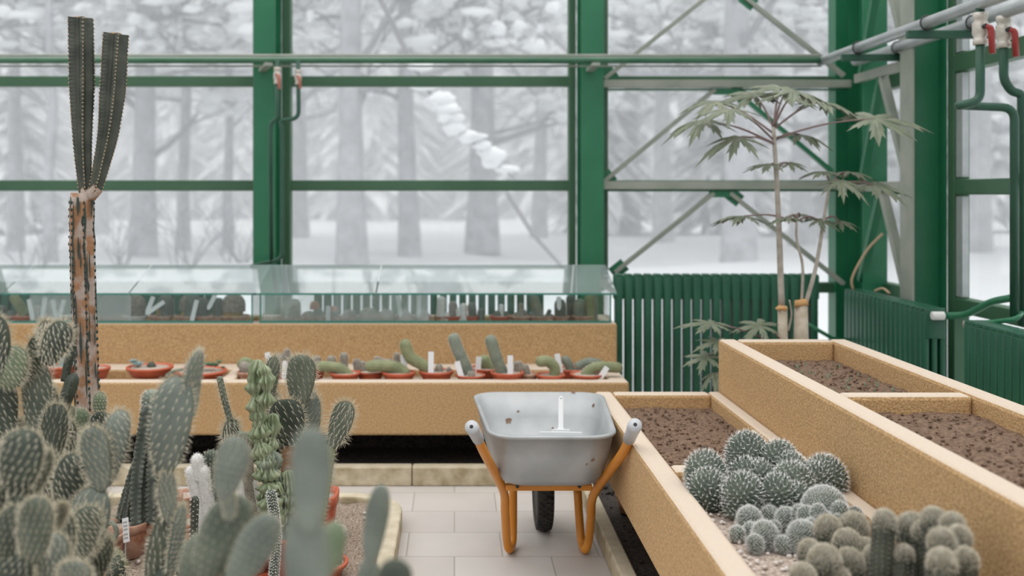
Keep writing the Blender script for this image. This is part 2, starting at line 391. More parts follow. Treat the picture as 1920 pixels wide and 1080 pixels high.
pipe('heating_pipe', 'silver pipe on the right wall, nearer of the pair to the papaya', [(2.39, 6.62, zp), (2.39, .5, zp)], .030, 'silver')
pipe('heating_pipe', 'silver pipe on the right wall, running closest to the glazing', [(2.62, 6.62, zp), (2.62, .5, zp)], .030, 'silver')
def bracket(Y, lab):
    t = thing('pipe_bracket', lab, 'bracket', (2.8, Y, zp - .05), 'brackets under the silver pipes')
    q = MB(); q.bar((2.30, Y, zp - .055), (2.82, Y, zp - .055), .035, .04); q.build('arm', 'pipedark', t, False, .003)
    for x in (2.39, 2.62):
        q = MB(); q.tube([V((x + .036 * math.cos(a), Y - .03, zp + .036 * math.sin(a))) for a in [i * math.pi / 8 - math.pi for i in range(17)]], .0045, 6); q.build('clamp_ring', 'dark', t)
bracket(6.02, 'green bracket arm holding the silver pipes at the right wall column')
bracket(5.15, 'green bracket arm holding the silver pipes just left of the large valves')
def valve(c, s, lab, hm, group, hdx=1):
    """ball valve on a vertical pipe, s = pipe radius"""
    t = thing('ball_valve', lab, 'valve', c, group); c = V(c)
    q = MB(); q.lathe([(s * 1.25, -s * 3.4), (s * 1.35, -s * 3.3), (s * 1.35, -s * 2.3), (s * 1.1, -s * 2.1), (s * 1.5, -s * 1.2), (s * 1.5, s * .9), (s * 1.15, s * 1.5), (s * 1.4, s * 1.8), (s * 1.4, s * 2.9), (s * 1.2, s * 3)], c, 12); q.build('valve_body', 'brass', t)
    q = MB(); q.tube([c + V((0, -s * 1.2, 0)), c + V((0, -s * 2.2, 0))], s * .5, 8); q.build('spindle', 'dark', t)
    q = MB(); q.tube(bend([c + V((0, -s * 2.1, 0)), c + V((hdx * s * .9, -s * 2.3, -s * .4)), c + V((hdx * s * 1.2, -s * 2.3, -s * 5.4))], s), [s * .5] * 2 + [s * .6] * 6, 8); q.build('lever', hm, t)
    return t
# large valves on the right
Y1 = 2.39 * F / (1838 - 852)
pipe('drop_pipe', 'green drop pipe under the left large valve, turning left at its foot', bend([P(1838, 5, Y1), P(1838, 190, Y1), P(1797, 198, Y1), P(1799, 198, Y1 + .14), P(1902, 202, Y1 + .14), P(1902, 600, Y1 + .14)], .06), .020, mt='pipedark', group='valve drop pipes')
valve(P(1838, 52, Y1), .023, 'large valve with red lever on the left drop pipe', 'red', 'large red lever valves')
Y2 = 2.62 * F / (1882 - 852)
pipe('drop_pipe', 'green drop pipe under the right large valve, stepping right and down', bend([P(1882, 15, Y2), P(1882, 150, Y2), P(1897, 172, Y2), P(1916, 176, Y2), P(1917, 610, Y2)], .05), .021, mt='pipedark', group='valve drop pipes')
valve(P(1882, 58, Y2), .024, 'large valve with red lever on the right drop pipe', 'red', 'large red lever valves')
# small valves on the back column
Yc = 6.50
pipe('drop_pipe', 'thin green drop pipe under the left small valve on the back column', bend([P(520, 112, Yc), P(520, 222, Yc), P(507, 231, Yc), P(509, 495, Yc)], .04), .014, mt='pipedark', group='small drop pipes')
pipe('drop_pipe', 'thin green drop pipe under the right small valve, hooking back to the column', bend([P(559, 112, Yc), P(560, 222, Yc), P(524, 226, Yc), P(529, 240, Yc), P(529, 485, Yc), P(470, 500, Yc)], .05), .014, mt='pipedark', group='small drop pipes')
valve(P(520, 141, Yc), .017, 'small valve on the left drop pipe of the back column', 'redfade', 'small faded lever valves')
valve(P(559, 144, Yc), .015, 'small valve on the right drop pipe beside the back column', 'redfade', 'small faded lever valves')
for px, lab in ((492, 'small pipe bracket on the left back column'), (1106, 'small pipe bracket on the second back column')):
    q = MB(); q.bar(P(px, 132, 6.69), P(px + 12, 120, 6.5), .05, .02); tag(q.build('pipe_bracket', 'girt', None, False), lab, 'bracket', 'small back wall brackets')

# ------------------------------------------------------------------ radiators
def radiator(name, label, p0, dirv, n, pitch, z0, z1, depth, group='green column radiators', wf=.36, hd=.16):
    """sections stand side by side along dirv from p0 (front left foot); depth goes to the left of dirv"""
    t = thing(name, label, 'radiator', (p0[0], p0[1], z0), group)
    d = V(dirv).normalized(); q = V((-d.y, d.x, 0)); o = V((p0[0], p0[1], 0)); w = pitch * wf
    for i in range(n):
        c = o + d * pitch * (i + .5); b = MB()
        def pr(a0, a1, b0, b1, za, zb):
            pts = [c + d * a + q * bb for a, bb in ((a0, b0), (a1, b0), (a1, b1), (a0, b1))]
            b.add([V((p.x, p.y, za)) for p in pts] + [V((p.x, p.y, zb)) for p in pts], [(0, 3, 2, 1), (4, 5, 6, 7), (0, 1, 5, 4), (1, 2, 6, 5), (2, 3, 7, 6), (3, 0, 4, 7)])
        nc = 3; cw = depth / nc
        for k in range(nc): pr(-w, w, k * cw, k * cw + cw * .62, z0 + .02, z1 - .02)
        pr(-pitch * .5, pitch * .5, .004, depth - cw * .45, z1 - hd, z1 - .008); pr(-pitch * .5, pitch * .5, .004, depth - cw * .45, z0 + .03, z0 + .09)
        pr(-w, w, .002, depth - cw * .42, z1 - .03, z1); pr(-w, w, .002, depth - cw * .42, z0, z0 + .03)
        b.build('radiator_section', 'radpaint', t, True, .005)
    for s in (0, n - 1):
        c = o + d * pitch * (s + .5) + q * depth * .4; b = MB(); b.box(c.x - .02, c.x + .02, c.y - .02, c.y + .02, 0, z0 + .03); b.build('foot', 'radpaint', t, False)
    return t
YR = 6.42; zr0, zr1 = .12, H - 149 * YR / F
def rx(px): return (px - 852) * YR / F
radiator('column_radiator', 'tall wide green radiator standing right of the glass case behind the papaya', (rx(1152), YR), (1, 0, 0), 21, (rx(1537) - rx(1152)) / 21, zr0, zr1, .085)
radiator('column_radiator', 'green radiator seen through the middle glass case as a row of slots', (rx(586), YR), (1, 0, 0), 24, (rx(1022) - rx(586)) / 24, zr0, zr1 - .05, .085, hd=.075)
radiator('column_radiator', 'green radiator behind the left glass case and the tall cut cactus', (rx(-20), YR), (1, 0, 0), 22, (rx(400) - rx(-20)) / 22, zr0, zr1 - .05, .085, hd=.075)
radiator('column_radiator', 'green radiator on the right wall, beside the corner, with the exposed end face', (2.46, 6.40), (0, -1, 0), 18, .061, .18, .905, .13, wf=.44)
radiator('column_radiator', 'green radiator cut by the right edge of the photo', (2.46, 4.90), (0, -1, 0), 18, .061, .18, .895, .13, wf=.44)
# valve and hose between the right radiators
t = thing('radiator_valve', 'white radiator valve cap on the upper corner of the right wall radiator', 'valve', P(1757, 592, 5.25))
q = MB(); q.tube([P(1747, 592, 5.27), P(1770, 592, 5.27)], .022, 14); q.build('cap', 'white', t, bevel=.003)
q = MB(); q.tube([P(1768, 592, 5.27), P(1783, 592, 5.27)], .015, 10); q.build('union', 'radpaint', t)
pipe('heating_pipe', 'dark green pipe curving from the right wall radiator up to the drop pipe', catmull([P(1775, 592, 5.27), P(1808, 590, 5.2), P(1832, 580, 5.1), P(1860, 566, 5.0), P(1900, 558, 4.78)], 16), .018)
t = thing('radiator_valve', 'small chrome bleed cap at the near radiator by the right edge', 'valve', P(1813, 607, 4.92))
q = MB(); q.tube([P(1808, 608, 4.93), P(1816, 608, 4.93)], .019, 12); q.build('cap', 'brass', t)
pipe('heating_pipe', 'green pipe lying along the top of the radiator at the right edge', catmull([P(1917, 585, 4.84), P(1905, 597, 4.7), P(1870, 603, 4.80), P(1850, 605, 4.83)], 10), .012)
pipe('heating_pipe', 'thin dark pipe passing low between the tall radiator and the corner', [P(1515, 608, 6.3), P(1560, 634, 6.35), P(1600, 640, 6.42)], .012)

# ------------------------------------------------------------------ planters
def stucco(name, label, cat, boxes, group=None, holes=None):
    m = MB()
    for b in boxes: m.box(*b)
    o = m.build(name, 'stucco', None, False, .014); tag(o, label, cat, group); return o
ZL, ZU = .60, .834
xl0, xl1, xl2, xl3 = .64, .72, 1.156, 1.215
N0 = .35   # near end of the right planters, in front of the frame edge
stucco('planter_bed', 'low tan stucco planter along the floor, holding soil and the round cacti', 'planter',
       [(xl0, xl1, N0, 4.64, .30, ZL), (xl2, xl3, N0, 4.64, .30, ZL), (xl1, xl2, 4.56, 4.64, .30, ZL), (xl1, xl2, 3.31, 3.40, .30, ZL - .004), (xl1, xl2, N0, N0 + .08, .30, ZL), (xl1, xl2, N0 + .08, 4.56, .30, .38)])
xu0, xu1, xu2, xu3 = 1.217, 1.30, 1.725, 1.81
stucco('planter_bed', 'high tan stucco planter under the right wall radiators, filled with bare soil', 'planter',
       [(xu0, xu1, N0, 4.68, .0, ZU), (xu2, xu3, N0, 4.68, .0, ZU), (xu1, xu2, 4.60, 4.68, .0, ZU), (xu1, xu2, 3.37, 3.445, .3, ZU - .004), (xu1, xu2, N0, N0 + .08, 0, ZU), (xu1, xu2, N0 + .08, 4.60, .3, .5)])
def soil(name, label, x0, x1, y0, y1, z, mt, amp=.009, ns=60, r=(.002, .0075), step=.012, group=None, pm=None):
    m = MB(); vs, fs = grid(x0, x1, y0, y1, z, step, amp, 13, rng.random() * 50); m.add(vs, fs)
    m.m = 1 if pm else 0
    stones(m, x0 + .02, x1 - .02, y0 + .02, y1 - .02, z + .004, ns, r[0], r[1], rng)
    o = m.build(name, [mt, pm] if pm else mt); tag(o, label, 'soil', group, 'stuff'); return o
soil('potting_soil', 'bare brown soil in the far half of the low planter, right of the wheelbarrow', xl1, xl2, 3.40, 4.56, ZL - .062, 'soil', ns=420)
soil('potting_soil', 'brown soil in the far half of the high planter with tiny seedlings', xu1, xu2, 3.445, 4.60, ZU - .088, 'soil', ns=300)
soil('potting_soil', 'brown soil in the near half of the high planter at the right edge', xu1, xu2, 1.9, 3.37, ZU - .062, 'soil', ns=420)
soil('gravel', 'pale grit under the round cacti in the near half of the low planter', xl1, xl2, 1.9, 3.31, .545, 'gravel', .006, 900, (.003, .008), pm='pebble')
m = MB(); 
for _ in range(40):
    c = V((rng.uniform(1.4, 1.68), rng.uniform(3.6, 4.5), ZU - .085)); 
    for k in range(3): m.needle(c, V((rng.uniform(-.6, .6), rng.uniform(-.6, .6), 1)), rng.uniform(.012, .03), .0022)
tag(m.build('seedlings', 'succulent'), 'tiny green seedlings sprouting in the high planter soil', 'seedling', kind='stuff')
# supports under the low planter, set back in the dark
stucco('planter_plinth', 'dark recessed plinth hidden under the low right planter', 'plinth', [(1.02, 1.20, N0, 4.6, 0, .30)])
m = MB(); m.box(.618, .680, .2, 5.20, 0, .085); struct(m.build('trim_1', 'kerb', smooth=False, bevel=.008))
soil('potting_soil', 'dark soil strip under the low planter behind the kerb', .68, 1.02, .3, 5.2, .05, 'soil_shade', .012, 300, (.004, .012), .025)

# left back bench
YF, ZB, ZT = 5.30, .52, .753
bx = .915
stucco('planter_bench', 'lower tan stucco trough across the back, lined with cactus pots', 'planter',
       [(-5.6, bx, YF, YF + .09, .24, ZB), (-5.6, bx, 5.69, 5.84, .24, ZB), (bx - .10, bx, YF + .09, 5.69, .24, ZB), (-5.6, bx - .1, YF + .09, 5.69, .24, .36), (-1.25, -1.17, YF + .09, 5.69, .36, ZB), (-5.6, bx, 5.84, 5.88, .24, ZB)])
m = MB(); m.box(-5.6, bx, 5.84, 5.90, 0, .24); tag(m.build('bench_plinth', 'soil_shade', None, False), 'recessed plinth with black painted shade in the gap under the back troughs', 'plinth')  # plinth coloured near black to paint the shade under the bench
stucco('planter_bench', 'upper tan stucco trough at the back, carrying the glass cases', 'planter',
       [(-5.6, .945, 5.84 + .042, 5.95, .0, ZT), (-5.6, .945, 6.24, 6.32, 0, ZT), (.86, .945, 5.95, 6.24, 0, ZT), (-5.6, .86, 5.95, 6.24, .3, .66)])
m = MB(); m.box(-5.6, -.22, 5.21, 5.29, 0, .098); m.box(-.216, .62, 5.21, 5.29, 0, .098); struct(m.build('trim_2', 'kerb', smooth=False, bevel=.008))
soil('potting_soil', 'black soil under the back trough behind the kerb', -5.5, .6, 5.29, 5.83, .045, 'soil_shade', .01, 20, (.004, .01), .08)
soil('potting_soil', 'sandy fill in the left part of the lower back trough', -5.5, -1.25, YF + .09, 5.69, .43, 'gravel', .004, 40, (.004, .008), .05)
soil('gravel', 'sandy fill around the pots in the right part of the lower back trough', -1.17, bx - .1, YF + .09, 5.69, .475, 'gravel', .004, 60, (.004, .008), .05)
soil('gravel', 'sandy fill under the pots inside the glass cases', -5.5, .86, 5.95, 6.24, .725, 'gravel', .004, 60, (.004, .008), .05)

# floor bed on the left, rounded corner
def rrect(x0, x1, y0, y1, r):
    out = []
    for cx, cy, a0 in ((x1 - r, y1 - r, 0), (x0 + r, y1 - r, 90), (x0 + r, y0 + r, 180), (x1 - r, y0 + r, 270)):
        for i in range(9): a = math.radians(a0 + 90 * i / 8); out.append((cx + r * math.cos(a), cy + r * math.sin(a)))
    return out
oo, ii = rrect(-5, -.235, .3, 4.82, .26), rrect(-4.93, -.305, .37, 4.75, .19); n = len(oo); m = MB()
m.add([(x, y, 0) for x, y in oo] + [(x, y, .085) for x, y in oo] + [(x, y, .085) for x, y in ii] + [(x, y, 0) for x, y in ii],
      [f for i in range(n) for f in ((i, (i + 1) % n, n + (i + 1) % n, n + i), (n + i, n + (i + 1) % n, 2 * n + (i + 1) % n, 2 * n + i), (2 * n + i, 2 * n + (i + 1) % n, 3 * n + (i + 1) % n, 3 * n + i))])
struct(m.build('trim_3', 'kerb', smooth=False, bevel=.01))
ZG = .055
soil('bed_soil', 'gravelly soil of the floor bed where the tall cacti grow', -4.9, -.31, .6, 4.74, ZG, 'bedgrit', .012, 1500, (.004, .014), .03, pm='pebble')

# ------------------------------------------------------------------ glass cases on the upper trough
def case(lab, x0, x1, seams, clear_to):
    y0, y1 = 5.90, 6.30; zf, zb = .935, 1.055
    t = thing('glass_case', lab, 'glass case', ((x0 + x1) / 2, y0, ZT), 'glass propagation cases on the upper trough')
    q = MB(); q.box(x0 + .005, x1 - .005, y0, y0 + .004, ZT + .012, zf); q.build('front_pane', 'caseglass', t, False)
    q = MB(); q.box(x1 - .008, x1 - .004, y0, y1, ZT + .012, zf); q.build('end_pane', 'caseglass', t, False)
    q = MB(); q.box(x0, x1, y0 - .006, y0 + .010, ZT, ZT + .012)
    for x in (x0, x1 - .008): q.box(x, x + .008, y0 - .004, y0 + .008, ZT, zf)
    q.build('frame', 'glassedge', t, False)
    ed = [x0 - .03] + seams + [x1 + .03]
    for a, b in zip(ed, ed[1:]):
        q = MB(); a += .004; b -= .004; yf, yb = y0 - .05, y1 + .0
        zz = lambda y: zf + .004 + (y - y0) * (zb - zf) / (y1 - y0)
        q.add([(a, yf, zz(yf)), (b, yf, zz(yf)), (b, yb, zz(yb)), (a, yb, zz(yb)), (a, yf, zz(yf) + .005), (b, yf, zz(yf) + .005), (b, yb, zz(yb) + .005), (a, yb, zz(yb) + .005)],
              [(0, 3, 2, 1), (4, 5, 6, 7), (1, 2, 6, 5), (2, 3, 7, 6), (3, 0, 4, 7)])
        r = q.build('cover_pane', 'roofglass', t, False)
        q = MB(); q.box(a, b, yf - .003, yf, zz(yf) - .003, zz(yf) + .008); q.build('pane_edge', 'glassedge', r, False)
    return t
cx_ = lambda px: (px - 852) * 5.90 / F
case('glass case right of the tall cut cactus, running to the upper trough end', cx_(487), cx_(1146), [cx_(706)], None)
case('glass case on the upper trough behind the tall cut cactus, left part', cx_(-260), cx_(474), [cx_(10), cx_(246)], None)
def sheet(lab, px0, px1, y):
    q = MB(); q.box(cx_(px0), cx_(px1), y, y + .003, ZT + .003, .925)
    tag(q.build('plastic_sheet', 'frost', None, False), lab, 'sheet', 'hazy sheets inside the glass cases')
sheet('hazy plastic sheet standing behind the front of the left glass case', 52, 243, 5.925)
sheet('hazy plastic sheet in the left half of the right glass case', 490, 804, 5.925)
# ------------------------------------------------------------------ winter wood outside
def branch(m, p, d, L, r, depth, rg, tips, k=3, n=6):
    pts = [V(p)]; q = V(p); d = V(d).normalized()
    for i in range(4):
        d = (d + V((rg.uniform(-.22, .22), rg.uniform(-.22, .22), rg.uniform(-.12, .16)))).normalized(); q = q + d * L / 4; pts.append(q.copy())
    m.tube(pts, [r * (1 - .18 * i) for i in range(5)], n, False)
    if depth == 0: tips += [(pts[2], d, L), (pts[4], d, L)]; return
    for i in range(k):
        t = rg.uniform(.3, 1); j = min(3, int(t * 4)); c = pts[j].lerp(pts[j + 1], t * 4 - j)
        nd = (d * .6 + V((rg.uniform(-1, 1), rg.uniform(-1, 1), rg.uniform(-.25, .7)))).normalized()
        branch(m, c, nd, L * rg.uniform(.45, .7), r * .42, depth - 1, rg, tips, k, max(3, n - 2))
def bare_tree(label, x, y, r, h, seed, lean=0, limbs=12, low=.25, snow=.5, group='bare trees outside'):
    rg = random.Random(seed); t = thing('bare_tree', label, 'tree', (x, y, .05), group)
    pts = [V((x + lean * (i / 6) ** 1.3 * h + rg.uniform(-.05, .05), y + rg.uniform(-.1, .1), i / 6 * h)) for i in range(7)]
    m = MB(); m.tube(pts, [r * 1.25] + [r * (1 - .1 * i) for i in range(1, 7)], 12, False); m.build('trunk', 'bark', t)
    m = MB(); tips = []
    for i in range(limbs):
        f = low + (1 - low) * (i + rg.random()) / limbs; j = min(5, int(f * 6)); c = pts[j].lerp(pts[j + 1], f * 6 - j); a = rg.uniform(0, 6.28)
        branch(m, c, (math.cos(a), math.sin(a) * .7, rg.uniform(-.1, .6)), h * rg.uniform(.22, .36), r * rg.uniform(.18, .34), 2, rg, tips, 4)
    m.build('branches', 'twig', t)
    m = MB()
    for p, d, L in tips:
        if rg.random() < snow: m.ball(p + V((0, 0, .03)), (rg.uniform(.08, .36), rg.uniform(.06, .2), rg.uniform(.05, .15)), 7, 5, .6, rg.random() * 50)
    if m.v: tag(m.build('branch_snow', 'snowclump', t), kind='stuff')
    return t
def tx(px, Y): return (px - 852) * Y / F
trees = [(95, 21, 11, .0), (270, 24, 24, .004), (345, 27, 12, .01), (430, 27, 10, -.005), (30, 25, 14, .01), (662, 20, 26, .0), (765, 22, 19, -.012), (905, 26, 28, .0),
         (1010, 32, 14, .01), (560, 33, 20, .0), (1383, 19, 30, .0), (1245, 30, 18, -.01), (1500, 28, 22, .0), (1180, 36, 20, .0), (1700, 24, 18, .01), (1835, 21, 27, .0), (1950, 24, 24, 0), (190, 34, 16, 0), (-120, 22, 24, .01), (2120, 26, 30, 0)]
for i, (px, Y, w, ln) in enumerate(trees):
    
    where = ['far left window', 'left window', 'left window', 'left window near the back column', 'far left window', 'middle window', 'middle window', 'middle window', 'right side of the middle window', 'left side of the middle window',
             'braced window, behind the papaya', 'braced window, left half', 'braced window, right half', 'braced window beside the second column', 'right wall windows', 'near right wall window', 'near right wall window edge', 'left window, far back', 'left of the photo', 'right of the photo'][i]
    size = ['thick', 'stout', 'broad'][i % 3] if w > 20 else ['slender', 'narrow', 'thin'][i % 3]
    bare_tree('%s haze paled tree trunk %s behind the %s' % (size, ['with snowy twigs', 'leaning a little', 'with low boughs', 'standing upright'][i % 4], where), tx(px, Y), Y, w * Y / F, 10 + (i % 3), 40 + i, ln, 14, .2 if w > 20 else .3, .95)
# conifers: three kinds, copied
def conifer(kind, seed):
    rg = random.Random(seed); t = thing('snowy_conifer', 'x', 'tree', (0, 0, 0)); h = 13.0; R = (2.6, 3.3, 2.1)[kind]
    m = MB(); m.tube([(0, 0, 0), (0, 0, h * .95)], [.22, .03], 8, False); m.build('trunk', 'bark', t)
    m = MB(); nl = 26
    for k in range(nl):
        z = 1.0 + (h - 1.0) * k / nl; r = R * (1 - k / nl) ** .8 + .15; n = 26
        for a in range(n):
            th = 2 * math.pi * a / n + rg.uniform(-.15, .15) + k; L = r * rg.uniform(.65, 1.1); d = V((math.cos(th), math.sin(th), 0)); s = V((-d.y, d.x, 0)) * L * .13
            c = V((0, 0, z + rg.uniform(-.15, .15))); b = c + d * L * .5 + V((0, 0, -L * .12)); e_ = c + d * L + V((0, 0, -L * rg.uniform(.3, .55)))
            m.add([c, b + s, e_, b - s, b + V((0, 0, .12))], [(0, 1, 4), (0, 4, 3), (1, 2, 4), (4, 2, 3)])
    tag(m.build('boughs', 'conifer', t, False), kind='stuff'); return t
protos = [conifer(k, 7 + k) for k in range(3)]; used = [0, 0, 0]
rg = random.Random(77); ki = 0
for Y0, px0, px1, step in ((58, -400, 2300, 88), (70, -400, 2300, 66), (38, -300, 60, 170), (36, 1130, 2300, 260)):
    px = px0
    while px < px1:
        Y = Y0 + rg.uniform(-3, 3); k = rg.randrange(3); pr = protos[k]
        if used[k]:
            o = pr.copy(); COL.objects.link(o)
            for ch in pr.children: c = ch.copy(); COL.objects.link(c); c.parent = o
        else: o = pr
        used[k] = 1; o.location = (tx(px, Y), Y, .0); o.rotation_euler = (0, 0, rg.uniform(0, 6)); s = rg.uniform(.8, 1.3) * (1.35 if Y0 > 50 else .9); o.scale = (s, s, s)
        o['label'] = ['snowy conifer of the far wood behind the windows, full and tapering', 'broad snowy conifer of the far wood behind the windows', 'narrow snowy conifer of the far wood behind the windows'][k]
        o['category'] = 'tree'; o['group'] = ['tapering far conifers', 'broad far conifers', 'narrow far conifers'][k]
        px += step * rg.uniform(.7, 1.3)
# snow-laden bough sagging in the middle window, and a bare pole leaning under it
t = thing('snowy_bough', 'long snow laden bough sagging diagonally across the middle window', 'branch', (tx(820, 13), 13, 0))
pts = catmull([P(700, -30, 13), P(790, 150, 13), P(850, 225, 13), P(905, 285, 13.2), P(965, 335, 13.4)], 14); m = MB(); m.tube(pts, [.035 - .0018 * i for i in range(15)], 6); m.build('wood', 'twig', t)
m = MB()
for i in range(16): p = pts[3 + int(i * 11 / 16)]; m.ball(p + V((rg.uniform(-.1, .1), 0, .03)), (rg.uniform(.08, .2), .1, rg.uniform(.05, .10)), 8, 6, .5, i)
m.build('snow_cover', 'snowclump', t)
m = MB(); m.tube([P(950, 360, 14), P(1000, 440, 14), P(1062, 510, 14), V((P(1078, 0, 14).x, 14, .0))], [.035, .03, .02, .018], 6); tag(m.build('leaning_branch', 'twig'), 'thin bare branch stuck slanting in the snow behind the middle window', 'branch')
# bare shrubs low in the left windows
for i, (px, Y) in enumerate(((345, 18), (440, 20), (60, 17), (230, 19))):
    t = thing('bare_shrub', ['leafless shrub in the snow left of the first back column', 'leafless shrub beside the first back column', 'dense leafless shrub at the far left window', 'leafless shrub right of the tall cut cactus'][i], 'shrub', (tx(px, Y), Y, .1), 'leafless shrubs outside')
    m = MB(); tp = []; rr = random.Random(i + 5)
    for k in range(12): branch(m, (tx(px, Y) + rr.uniform(-.2, .2), Y, .05), (rr.uniform(-.9, .9), rr.uniform(-.5, .5), 1), rr.uniform(.8, 1.5), .014, 1, rr, tp, 3, 4)
    m.build('stems', 'twig', t)
# winter mist lying over the snow
mm = bpy.data.materials.new('winter mist'); mm.use_nodes = True; mn = mm.node_tree.nodes; mn.remove(mn['Principled BSDF'])
vs_ = mn.new('ShaderNodeVolumeScatter'); vs_.inputs['Color'].default_value = (.97, .985, 1, 1); vs_.inputs['Density'].default_value = .021; vs_.inputs['Anisotropy'].default_value = 0
mm.node_tree.links.new(vs_.outputs[0], mn['Material Output'].inputs['Volume']); M['mist'] = mm
m = MB(); m.box(-75, 75, YW + .3, 100, -.5, 15); tag(m.build('winter_mist', 'mist', None, False), 'pale winter mist fading the trees outside the glazing', 'mist', kind='stuff')
# ------------------------------------------------------------------ plant builders
def stem_mesh(m, pts, R, ribs=0, depth=.18, n=None, twist=0, rings=14, flat=False, base=1.0, bumpy=0, seed=0, prof=None, sharp=False, serr=0, pitch=.013):
    """swept rounded stem; returns areole samples [(pos, normal)] ; flat=True leaves a cut top"""
    path = catmull(pts, rings * 2) if len(pts) > 2 else catmull(pts, rings * 2)
    L = [0]
    for a, b in zip(path, path[1:]): L.append(L[-1] + (b - a).length)
    T = L[-1]; cap = min(R * 1.1, T * .6)
    ss = []
    k = max(3, rings)
    for i in range(k + 1): ss.append((T if flat else T - cap) * i / k)
    if not flat:
        for a in (20, 40, 57, 72, 83, 90): ss.append(T - cap + cap * math.sin(math.radians(a)))
    def at(s_):
        j = 0
        while j < len(L) - 2 and L[j + 1] < s_: j += 1
        q = L[j + 1] - L[j]; return path[j].lerp(path[j + 1], (s_ - L[j]) / q if q > 0 else 0)
    cs = [at(x) for x in ss]; fr = frames(cs); n = n or (ribs * 4 if ribs else 14)
    rad = []
    for x in ss:
        f = x / T; r = R * (base + (1 - base) * min(1, f * 2.5))
        if prof: r = R * prof(f)
        if not flat and x > T - cap: q = (x - T + cap) / cap; r *= math.sqrt(max(0, 1 - q * q)) if q < .999 else .02
        if bumpy: r *= 1 + bumpy * noise.noise(V((f * T * 30, seed, 0)))
        rad.append(r)
    vs = []; fs = []
    for j, (c, (u, w), r) in enumerate(zip(cs, fr, rad)):
        for i in range(n):
            t = 2 * math.pi * i / n + twist * ss[j] / T; q = 1
            if ribs:
                cc = math.cos(ribs * 2 * math.pi * i / n); q = 1 - depth * (1 - (max(0, (cc + 1) / 2) ** (1.8 if sharp else .8)))
                if bumpy: q *= 1 + bumpy * .6 * noise.noise(V((i * 1.3, ss[j] * 25, seed)))
            if serr and ribs and math.cos(ribs * 2 * math.pi * i / n) > .3: q *= 1 + serr * (1 - 2 * ((ss[j] / pitch + .5 * (int((i + 2) * ribs / n) % 2)) % 1))
            vs.append(c + (u * math.cos(t) + w * math.sin(t)) * r * q)
    K = len(cs)
    for j in range(K - 1):
        for i in range(n): fs.append((j * n + i, j * n + (i + 1) % n, (j + 1) * n + (i + 1) % n, (j + 1) * n + i))
    fs.append(tuple((K - 1) * n + i for i in range(n))); fs.append(tuple(range(n))[::-1])
    m.add(vs, fs)
    sm = []
    def normal(j, t):
        u, w = fr[j]; return u * math.cos(t) + w * math.sin(t)
    def sample(x, ang):
        j = 0
        while j < K - 2 and ss[j + 1] < x: j += 1
        q = (x - ss[j]) / max(1e-6, ss[j + 1] - ss[j]); r = rad[j] + (rad[j + 1] - rad[j]) * q; c = cs[j].lerp(cs[j + 1], q); t = ang + twist * x / T
        d = (cs[j + 1] - cs[j]).normalized(); nn = normal(j, t); tip = max(0, (x - T + cap) / cap) if not flat else 0
        return c + nn * r, (nn * (1 - tip * .8) + d * tip * 1.1).normalized(), d
    return sample, T, cap
def rib_samples(sample, T, ribs, step):
    out = []; k = int(T / step)
    for r in range(ribs):
        for i in range(k): out.append(sample((i + .5 + (r % 2) * .3) * T / (k + .4), 2 * math.pi * r / ribs))
    return out
def spiral_samples(sample, T, R, count):
    return [sample(T * (i + .5) / count, i * 2.39996) for i in range(count)]
def spines(m, sm, L, w, per, rg, spread=.8, frac=1):
    for p, n, d in sm:
        if frac < 1 and rg.random() > frac: continue
        for _ in range(per): m.needle(p, n + V((rg.uniform(-1, 1), rg.uniform(-1, 1), rg.uniform(-1, 1))) * spread, L * rg.uniform(.6, 1.15), w)
def tubercles(m, sm, h, w, up=.4):
    for p, n, d in sm:
        ax = (n + d * up).normalized(); u = ax.orthogonal().normalized(); q = ax.cross(u); b = p - n * h * .25
        vs = [b + (u * math.cos(a) + q * math.sin(a)) * w for a in (0, 1.257, 2.513, 3.77, 5.027)] + [b + ax * h * .85 + (u * math.cos(a) + q * math.sin(a)) * w * .45 for a in (0, 1.257, 2.513, 3.77, 5.027)]
        m.add(vs, [(i, (i + 1) % 5, 5 + (i + 1) % 5, 5 + i) for i in range(5)] + [(5, 6, 7, 8, 9)])
def stuff(o): o['kind'] = 'stuff'; return o
def skin_stem(t, name, pts, R, skin, sp=None, ribs=0, depth=.18, spL=.008, spW=.0006, per=3, step=.02, rg=None, **k):
    """one stem as a part of t with a spine cover as its sub-part"""
    m = MB(); s, T, cap = stem_mesh(m, pts, R, ribs, depth, **k); o = m.build(name, skin, t)
    if sp:
        sm = rib_samples(s, T, ribs, step) if ribs else spiral_samples(s, T, R, max(30, int(T * R * 6.28 / (step * step))))
        q = MB(); spines(q, sm, spL, spW, per, rg or random); stuff(q.build('spines', sp, o, False))
    return o
